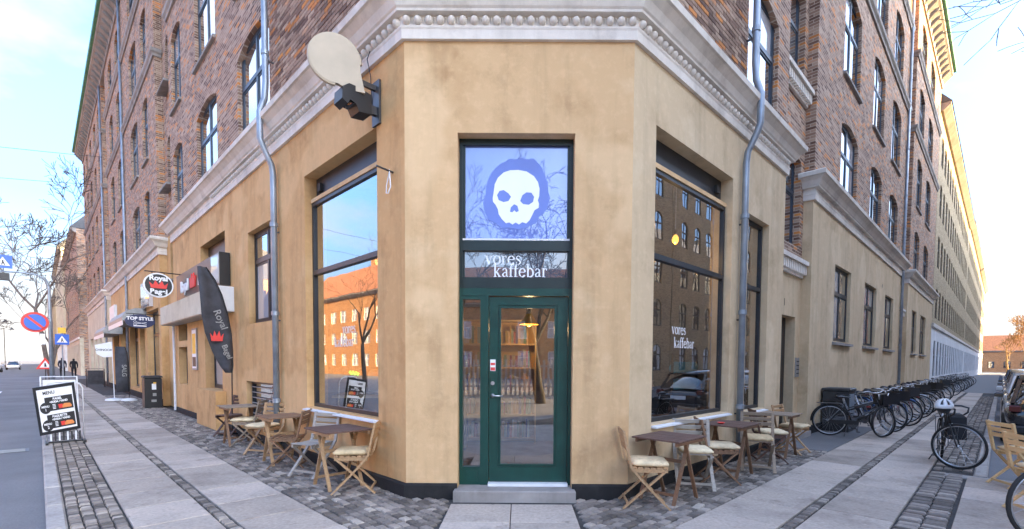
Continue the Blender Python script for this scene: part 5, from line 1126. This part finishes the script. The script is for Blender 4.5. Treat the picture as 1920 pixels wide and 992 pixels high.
wt = thing('roadworks_sign', 'red and white warning triangle standing at the left kerb', 'traffic sign', tuple(L.w(40, 2.75, 0)), L.a)
part('triangle', MB().prism([(-.45, 1.0), (.45, 1.0), (0, 1.78)], -.01, .01), 'red_print', wt, (0, 0, 0), (0, 0, -PI / 2)); part('field', MB().prism([(-.28, 1.1), (.28, 1.1), (0, 1.58)], -.012, .012), 'white_print', wt, (-.005, 0, 0), (0, 0, -PI / 2)); part('symbol', MB().prism([(-.05, 1.15), (.06, 1.15), (.02, 1.4), (-.04, 1.4)], -.014, .014), 'black_print', wt, (-.008, 0, 0), (0, 0, -PI / 2)); part('stand', MB().tube([(.02, 0, 0), (.02, 0, 1.3)], .025, 8).box(-.2, .25, -.3, .3, 0, .05), 'lamp_metal', wt)
def crossing_sign(parent, loc, sz, rot=(0, 0, -PI / 2)):
    p = part('crossing_plate', MB().box(-sz / 2, sz / 2, -.01, .01, -sz / 2, sz / 2), 'blue_sign', parent, loc, rot); t = part('white_triangle', MB().prism([(-.38 * sz, -.3 * sz), (.38 * sz, -.3 * sz), (0, .36 * sz)], -.013, -.0105), 'white_print', p)
    part('walker', MB().prism([(-.1 * sz, -.26 * sz), (-.04 * sz, -.26 * sz), (0, -.1 * sz), (.06 * sz, -.26 * sz), (.12 * sz, -.26 * sz), (.04 * sz, 0), (.03 * sz, .12 * sz), (-.04 * sz, .12 * sz), (-.05 * sz, -.05 * sz)], -.0155, -.0135), 'black_print', t); return p
ma = thing('signal_mast', 'tall grey curved mast carrying a crossing sign and signal over the left street', 'mast', tuple(L.w(29, 2.6, 0)), L.a)
part('pole', MB().tube([(0, 0, 0), (0, 0, 3.5), (0, 0, 5.2), (0, .1, 5.6), (0, .4, 5.82), (0, .9, 5.86), (0, 2.6, 5.80)], [.10, .09, .06, .05, .045, .04, .035], 10), 'zinc', ma, smooth=True); crossing_sign(ma, (-.06, 1.55, 6.30), .62); part('hanger', MB().tube([(0, 1.55, 5.83), (0, 1.55, 6.3)], .02, 6), 'lamp_metal', ma); part('signal_head', MB().box(-.14, .14, 1.35, 1.75, 5.42, 5.76), 'lamp_metal', ma)
cs = thing('crossing_sign', 'small blue crossing sign with yellow lamp above on a kerbside pole', 'traffic sign', tuple(L.w(40, 1.9, 0)), L.a); part('pole', pole(MB(), 3.9), 'zinc', cs); crossing_sign(cs, (-.05, 0, 3.0), .7); part('lamp_plate', MB().box(-.05, -.03, -.2, .2, 3.42, 3.8), 'yellow_print', cs)
for k, (s, n) in enumerate(((60, 8.2), (78, 8.2), (98, 8.2), (120, 8.2), (150, 8.2))):
    o = thing('street_lamp', 'hanging street lamp strung over the left street', 'street lamp', tuple(L.w(s, n, 0)), L.a, 'lamps over the left street'); part('pole', pole(MB(), 8.6, .07), 'lamp_metal', o); part('arm', MB().tube([(0, 0, 8.5), (0, -1.2, 8.8)], .03, 6), 'lamp_metal', o); part('lamp_shade', MB().lathe([(.08, 8.75), (.14, 8.6), (.42, 8.3), (.4, 8.26)], 14), 'lamp_metal', o, (0, -1.2, 0))

# ------------------------------------------------------------------ cars
def car(loc, rz, mat, label, est=False, name='parked_car', group='parked cars'):
    o = thing(name, label, 'car', loc, rz, group)
    def body():
        mb = MB(); st = [(-2.05, .42, .70, .70), (-2.0, .30, .86, .80), (-1.6, .22, .93, .87), (-1.0, .20, .95, .89), (0, .20, .94, .90), (.9, .20, .92, .89), (1.5, .22, .85, .87), (1.95, .30, .72, .78), (2.08, .42, .60, .66)]
        for x, zb, zt, w in st:
            zm = (zb + zt) / 2; mb.v += [(x, -w * .9, zb), (x, -w, zm - .08), (x, -w * 1.0, zm + .1), (x, -w * .93, zt), (x, w * .93, zt), (x, w, zm + .1), (x, w, zm - .08), (x, w * .9, zb)]
        for i in range(len(st) - 1):
            for k in range(8): a = i * 8 + k; b = i * 8 + (k + 1) % 8; mb.f.append((a, b, b + 8, a + 8))
        mb.f.append(tuple(range(8))); mb.f.append(tuple(range((len(st) - 1) * 8, len(st) * 8))[::-1]); return mb
    bo = link('body', cached(('carbody',), body, True), mat, o); 
    if not bo.modifiers: md = bo.modifiers.new('s', 'SUBSURF'); md.levels = 1; md.render_levels = 2
    def green():
        mb = MB(); st = [(-1.95, .90, .74, .92, .66), (-1.62, .92, .78, 1.30, .62), (-1.2, .93, .80, 1.43, .62), (-.3, .93, .81, 1.49, .64), (.35, .92, .80, 1.42, .62), (1.15, .90, .76, .93, .66)]
        for x, zb, w, zt, w2 in st: mb.v += [(x, -w, zb - .03), (x, -w2, zt), (x, w2, zt), (x, w, zb - .03)]
        for i in range(len(st) - 1):
            for k in range(3): a = i * 4 + k; mb.f.append((a, a + 1, a + 5, a + 4))
        return mb
    gl = link('windows', cached(('cargreen',), green, True), 'car_glass', o); 
    if not gl.modifiers: md = gl.modifiers.new('s', 'SUBSURF'); md.levels = 1; md.render_levels = 2
    link('roof', cached(('carroof',), lambda: MB().add([(-1.45, -.60, 1.40), (-1.45, .60, 1.40), (-.3, .63, 1.515), (-.3, -.63, 1.515), (.3, .60, 1.46), (.3, -.60, 1.46), (-1.45, -.6, 1.36), (-1.45, .6, 1.36), (-.3, .63, 1.47), (-.3, -.63, 1.47), (.3, .6, 1.41), (.3, -.6, 1.41)], [(0, 1, 2, 3), (3, 2, 4, 5), (7, 6, 9, 8), (8, 9, 11, 10), (0, 6, 7, 1), (4, 10, 11, 5), (1, 7, 8, 2), (2, 8, 10, 4), (3, 9, 6, 0), (5, 11, 9, 3)]), True), mat, o)
    for sx in (-1, 1): link('pillar', cached(('cpill', sx), lambda: MB().bar((-1.85, sx * .735, .9), (-1.42, sx * .625, 1.41), .07, .05)), mat, o); link('pillar', cached(('cpilm', sx), lambda: MB().bar((-.35, sx * .80, .9), (-.3, sx * .645, 1.49), .05, .03)), mat, o); link('pillar', cached(('cpilf', sx), lambda: MB().bar((1.05, sx * .755, .91), (.28, sx * .625, 1.43), .06, .04)), mat, o)
    for x in (-1.28, 1.30):
        for sx in (-1, 1):
            w = link('wheel', cached(('cwheel',), lambda: MB().lathe([(.31, -.1), (.335, -.07), (.335, .07), (.31, .1), (.2, .1), (.19, .085), (.05, .09)], 24, Matrix.Rotation(PI / 2, 4, 'X')), True), 'rubber', o, (x, sx * .80, .335)); link('rim', cached(('crim', sx), lambda: MB().lathe([(.205, -.005), (.20, .012), (.05, .02)], 18, Matrix.Rotation(-sx * PI / 2, 4, 'X'))), 'rim', w, (0, sx * .095, 0))
    for sx in (-1, 1): link('tail_lamp', cached(('tlamp', sx), lambda: MB().cbox(-.03, .10, sx * .70 - .09, sx * .70 + .09, -.06, .07, .02)), 'tail_red', o, (-2.03, 0, .80)); link('headlamp', cached(('hlamp', sx), lambda: MB().cbox(-.12, .04, sx * .62 - .14, sx * .62 + .14, -.06, .06, .02)), 'white_paint', o, (2.02, 0, .66)); link('mirror', cached(('mir', sx), lambda: MB().cbox(-.06, .06, sx * .96 - .08, sx * .96 + .08, -.06, .06, .03)), mat, o, (.75, 0, .98))
    link('number_plate', cached(('nplate',), lambda: MB().box(-.01, .01, -.26, .26, -.06, .06)), 'white_print', o, (-2.075, 0, .62)); link('bumper', cached(('bump',), lambda: MB().cbox(-2.11, -1.9, -.76, .76, .30, .44, .03)), 'black_plastic', o); return o
ca = R.a + PI   # nose away along the right street
for i, (s, m, lab) in enumerate(((11.9, 'car_black', 'black car parked nearest the turned-out kerb'), (17.2, 'car_white', 'white car parked in front of the black one'), (22.6, 'car_grey', 'dark grey car parked past the white one'), (28.0, 'car_black', 'black car parked past the dark grey one'), (33.6, 'car_blue', 'blue car parked past two black and grey cars'), (40, 'car_grey', 'grey car parked far along the right street'))):
    p = R.w(s, 4.05, GZ); car(tuple(p), ca, m, lab)
for s, n, m, lab in ((95, 7.6, 'car_white', 'white car driving towards the crossing on the left street'), (105, 10.8, 'car_grey', 'grey car in the far lane of the left street'), (118, 6.2, 'car_white', 'white car behind the first one on the left street'), (125, 11, 'car_blue', 'dark blue car in the far lane of the left street')):
    p = L.w(s, n, GZ); car(tuple(p), L.a + PI if n < 9 else L.a, m, lab, name='car', group='cars on the left street')

# ------------------------------------------------------------------ bare trees
def tree(loc, h, label, mat='bark', seed=1, spread=.75, depth=6, r0=.17, lean=(0, 0, 0), first=.28, twig=.0055):
    rr_ = random.Random(seed); o = thing('bare_tree', label, 'tree', loc); tr = MB(); cr_ = MB()
    def br(p, d, ln, r, lev):
        n = 3; pts = [p]; rs = [r]
        for i in range(n):
            d = (d + Vector((rr_.uniform(-1, 1), rr_.uniform(-1, 1), rr_.uniform(-.5, .7))) * .16).normalized(); p = p + d * ln / n; pts.append(p); rs.append(max(twig, r * (1 - .38 * (i + 1) / n)))
        (tr if lev < 2 else cr_).tube(pts, rs, 8 if lev < 2 else (5 if lev < 3 else 3), False)
        if lev >= depth: return
        k = 3 if lev == 0 else rr_.choice((2, 3, 3))
        for j in range(k):
            a = rr_.uniform(0, 2 * PI); q = d.orthogonal().normalized(); q = Matrix.Rotation(a, 3, d) @ q
            nd = (d * 1.0 + q * rr_.uniform(.5, 1.05) * spread + Vector((0, 0, .10))).normalized()
            br(pts[rr_.choice((2, 3, 3))], nd, ln * rr_.uniform(.58, .82), rs[-1] * rr_.uniform(.6, .8), lev + 1)
    br(Vector((0, 0, -.1)), (Vector((0, 0, 1)) + Vector(lean)).normalized(), h * first, r0, 0)
    part('trunk', tr, mat, o, smooth=True); part('crown', cr_, mat, o); return o
tree(tuple(L.w(41, 2.4, 0)), 19, 'bare street tree on the left pavement, tallest of its row', 'bark', 3, .95, 7, .15, (-.10, -.05, 0), twig=.02)
tree(tuple(L.w(62, 2.2, 0)), 14, 'bare street tree on the left pavement beyond the tallest one', 'bark', 5, .85, 7, .2, twig=.02)
tree((6.9, 3.9, 0), 9.5, 'bare tree at the street edge whose twigs reach over the right pavement', 'bark', 9, .95, 6, .13, (.05, .12, 0), .34, twig=.004)
for i, (s, n, sd) in enumerate(((146, 7, 21), (152, 12, 22), (156, 4, 23), (160, 17, 24), (150, 22, 25))): tree(tuple(R.w(s, n, GZ)), 14, 'golden bare tree in the sun at the far end of the right street', 'bark_sun_tint', sd, .85, 7, .25, twig=.03)['group'] = 'sunlit trees at the street end'
tree((.9, -9, GZ), 14, 'bare tree in the square mirrored in the door glass', 'bark_dark', 31, .95, 7, .24, twig=.013); tree((-3.5, -11, GZ), 13, 'bare tree in the square mirrored left in the door light', 'bark_dark', 32, .9, 7, .2, twig=.013); tree(tuple(L.w(26, 12.5, GZ)), 11, 'bare tree across the left street mirrored in the shop window', 'bark_dark', 33, .8, 6, .2)
fn = thing('fence', 'pale slatted fence round the square mirrored in the door', 'fence', (0, -14, GZ))
for k in range(90): link('slat', cached(('fslat',), lambda: MB().box(-.06, .06, -.015, .015, 0, 1.9)), 'fence_pale', fn, (-11 + .25 * k, 0, 0))
part('rail', MB().box(-11.1, 11.4, .016, .06, .4, .5).box(-11.1, 11.4, .016, .06, 1.5, 1.6), 'fence_pale', fn)

# ------------------------------------------------------------------ other buildings
def house(name, label, fr, s0, s1, n, H, wallmat, rows, cols_w, pitch, arch=.15, gf=None, roofmat='roof_slate', ridge=4.5, depth=9, frame='window_dark', pane='pane_dark', out=1, group=None, corn=True, gfrows=None):
    """a plain street house; out=+1 faces the same way as the frame's y, -1 faces the other side of the street"""
    base = fr.w((s0 + s1) / 2, n, GZ if out < 0 else 0); o = thing(name, label, 'building', tuple(base), 0, group)
    a = fr.a if out > 0 else fr.a + PI; f2 = Fr(base, math.degrees(a), 1); w = s1 - s0; f2w = w / 2
    k = max(1, int((w - .8) / pitch)); off = -(k - 1) * pitch / 2; cols = [(off + pitch * i - cols_w / 2, off + pitch * i + cols_w / 2) for i in range(k)]
    gz = rows[0][0] - .5 if gf else 0
    f2p = lambda nm, mb, mt, **kk: f2.put(nm, mb, mt, o, **kk)
    ops = [(x0, x1, z0, z1, arch) for x0, x1 in cols for z0, z1 in rows]
    if gf:
        f2p('wall', wall(-f2w, f2w, gz, H, ops, .3), wallmat); gops = [(x0, x1, *gfrows) for x0, x1 in cols]
        f2p('ground_floor_wall', wall(-f2w, f2w, 0, gz - .001, gops, .3), gf)
        for x0, x1, z0, z1 in gops: window(o, f2, x0, x1, z0, z1, n=-.06, simple=True, frame=frame, pane=pane)
        f2p('string_course', MB().box(-f2w, f2w, .001, .1, gz - .12, gz + .1), 'cornice_grey')
    else: f2p('wall', wall(-f2w, f2w, 0, H, ops, .3), wallmat)
    for x0, x1, z0, z1, ar in ops: window(o, f2, x0, x1, z0, z1, n=-.06, simple=True, frame=frame, pane=pane)
    f2p('side_wall', MB().box(-f2w, -f2w + .3, -depth, -.301, 0, H), wallmat); f2p('side_wall', MB().box(f2w - .3, f2w, -depth, -.301, 0, H), wallmat); f2p('back_wall', MB().box(-f2w + .301, f2w - .301, -depth, -depth + .3, 0, H), wallmat)
    if corn: f2p('eaves', MB().prism([(0, 0), (.12, 0), (.45, .3), (.45, .45), (0, .45)], -f2w, f2w, Mx), 'stone_grey', n=.002, z=H - .4)
    f2p('roof', MB().prism([(.5, H + .06), (-depth / 2 + 1.2, H + ridge), (-depth / 2 - 1.2, H + ridge), (-depth - .3, H + .06)], -f2w - .02, f2w + .02, Mx), roofmat)
    for x in (-f2w * .5, f2w * .45): f2p('chimney', MB().box(x - .5, x + .5, -depth / 2 - .4, -depth / 2 + .4, H + ridge - .3, H + ridge + 1.3), wallmat)
    return o
RW = [(4.6, 6.5), (7.8, 9.8), (11.0, 13.0), (14.1, 15.9)]
house('terraced_house', 'brick house with white ground floor beyond the plastered corner building', R, 33.6, 69, 0, 17.2, 'brick_yellow', RW, 1.25, 2.2, gf='plaster_white', gfrows=(.9, 3.2), group='houses along the right street')
house('terraced_house', 'brick house with white ground floor midway along the right street', R, 69.1, 104, 0, 17.6, 'brick_yellow', RW, 1.25, 2.2, gf='plaster_white', gfrows=(.9, 3.2), group='houses along the right street')
house('terraced_house', 'brick house with white ground floor at the far end of the right street', R, 104.1, 139, 0, 17.4, 'brick_yellow', RW, 1.25, 2.2, gf='plaster_white', gfrows=(.9, 3.2), group='houses along the right street')
EF = Fr(R.w(172, 0), 135, 1)
house('low_building', 'low brick building closing the right street behind golden trees', EF, -60, 4, 0, 5.5, 'brick_orange', [(1.0, 2.8)], 1.3, 3, roofmat='roof_tile', ridge=3)  # orange wall colour stands in for golden sunlight on this shaded front
house('low_building', 'dark red gabled building rising behind the one closing the right street', EF, -40, 30, -30, 8, 'brick_red', [(1.0, 2.8), (3.9, 5.3)], 1.3, 3, roofmat='roof_tile', ridge=3)
OR = [(1.2, 3.2), (4.6, 6.6), (7.8, 9.9), (11.0, 13.1), (14.2, 16.1)]
for i, (a, b, m) in enumerate(((-1.5, 30, 'brick_yellow'), (30.1, 64, 'brick_yellow'), (64.1, 96, 'brick_yellow'), (96.1, 126, 'brick_red'))):
    house('street_house', ['yellow brick house with arched windows across the right street', 'second yellow brick house across the right street', 'yellow brick house far across the right street', 'red brick house far across the right street'][i], R, a, b, 15, 17.6, m, OR, 1.2, 2.3, .3, ridge=4.4, pane='pane_sky', out=-1, group='houses across the right street')
house('brick_house', 'sunlit orange brick house with tiled roof across the left street', L, 20, 74, 26, 10.5, 'brick_orange', [(1.2, 2.8), (4.1, 5.7), (7.0, 8.6)], 1.5, 3.2, 0, roofmat='roof_tile', ridge=5, depth=12, frame='white_paint', pane='pane_light', out=-1)
for i, (a, b, n, H, m) in enumerate(((78, 110, 19, 15, 'brick_orange'), (112, 170, 19, 17, 'plaster_cream'), (172, 260, 19, 17, 'brick_orange'), (262, 420, 19, 18, 'plaster_cream'))):
    house('street_house', ['orange brick house across the left street', 'cream house across the left street', 'long orange brick house far across the left street', 'long cream house closing the left street view'][i], L, a, b, n, H, m, [(1.2, 3.1), (4.4, 6.2), (7.6, 9.4), (10.7, 12.4)], 1.3, 4.5 if i < 2 else 7, 0, out=-1, group='houses across the left street')
house('street_house', 'dark brick house past the corner building on the left street', L, 62, 92, 0, 15, 'brick_wall', [(4.4, 6.2), (7.6, 9.4), (10.7, 12.6)], 1.3, 2.8, gf='plaster_cream', gfrows=(.5, 3.3), group='houses along the left street')
house('street_house', 'taller cream house far along the left street', L, 92.5, 130, .3, 18, 'plaster_cream', RW, 1.3, 3.2, gf='plaster_white', gfrows=(.5, 3.3), group='houses along the left street')
house('street_house', 'brown brick house farthest along the left street', L, 131, 260, 0, 16, 'brick_yellow', RW, 1.4, 6, gf='plaster_cream', gfrows=(.5, 3.3), group='houses along the left street')
house('street_house', 'brick house behind the square mirrored in the door', C, -22, 26, 46, 8, 'brick_orange', [(1.2, 3.0), (4.4, 6.2)], 1.4, 3.2, 0, roofmat='roof_tile', pane='pane_light', frame='white_paint', out=-1)

for k, (sa, z) in enumerate(((33, 13.6), (37, 13.0))):
    a, b = L.w(sa, .02, z), L.w(sa + 2, 19, z - 1.2); pts = [a.lerp(b, t / 8) - Vector((0, 0, .5 * math.sin(PI * t / 8))) for t in range(9)]
    w = part('overhead_wire', MB().tube([p - a for p in pts], .014, 4), 'lamp_metal', None, tuple(a)); tag(w, ['upper sagging cable across the left street', 'lower sagging cable across the left street'][k], 'cable')
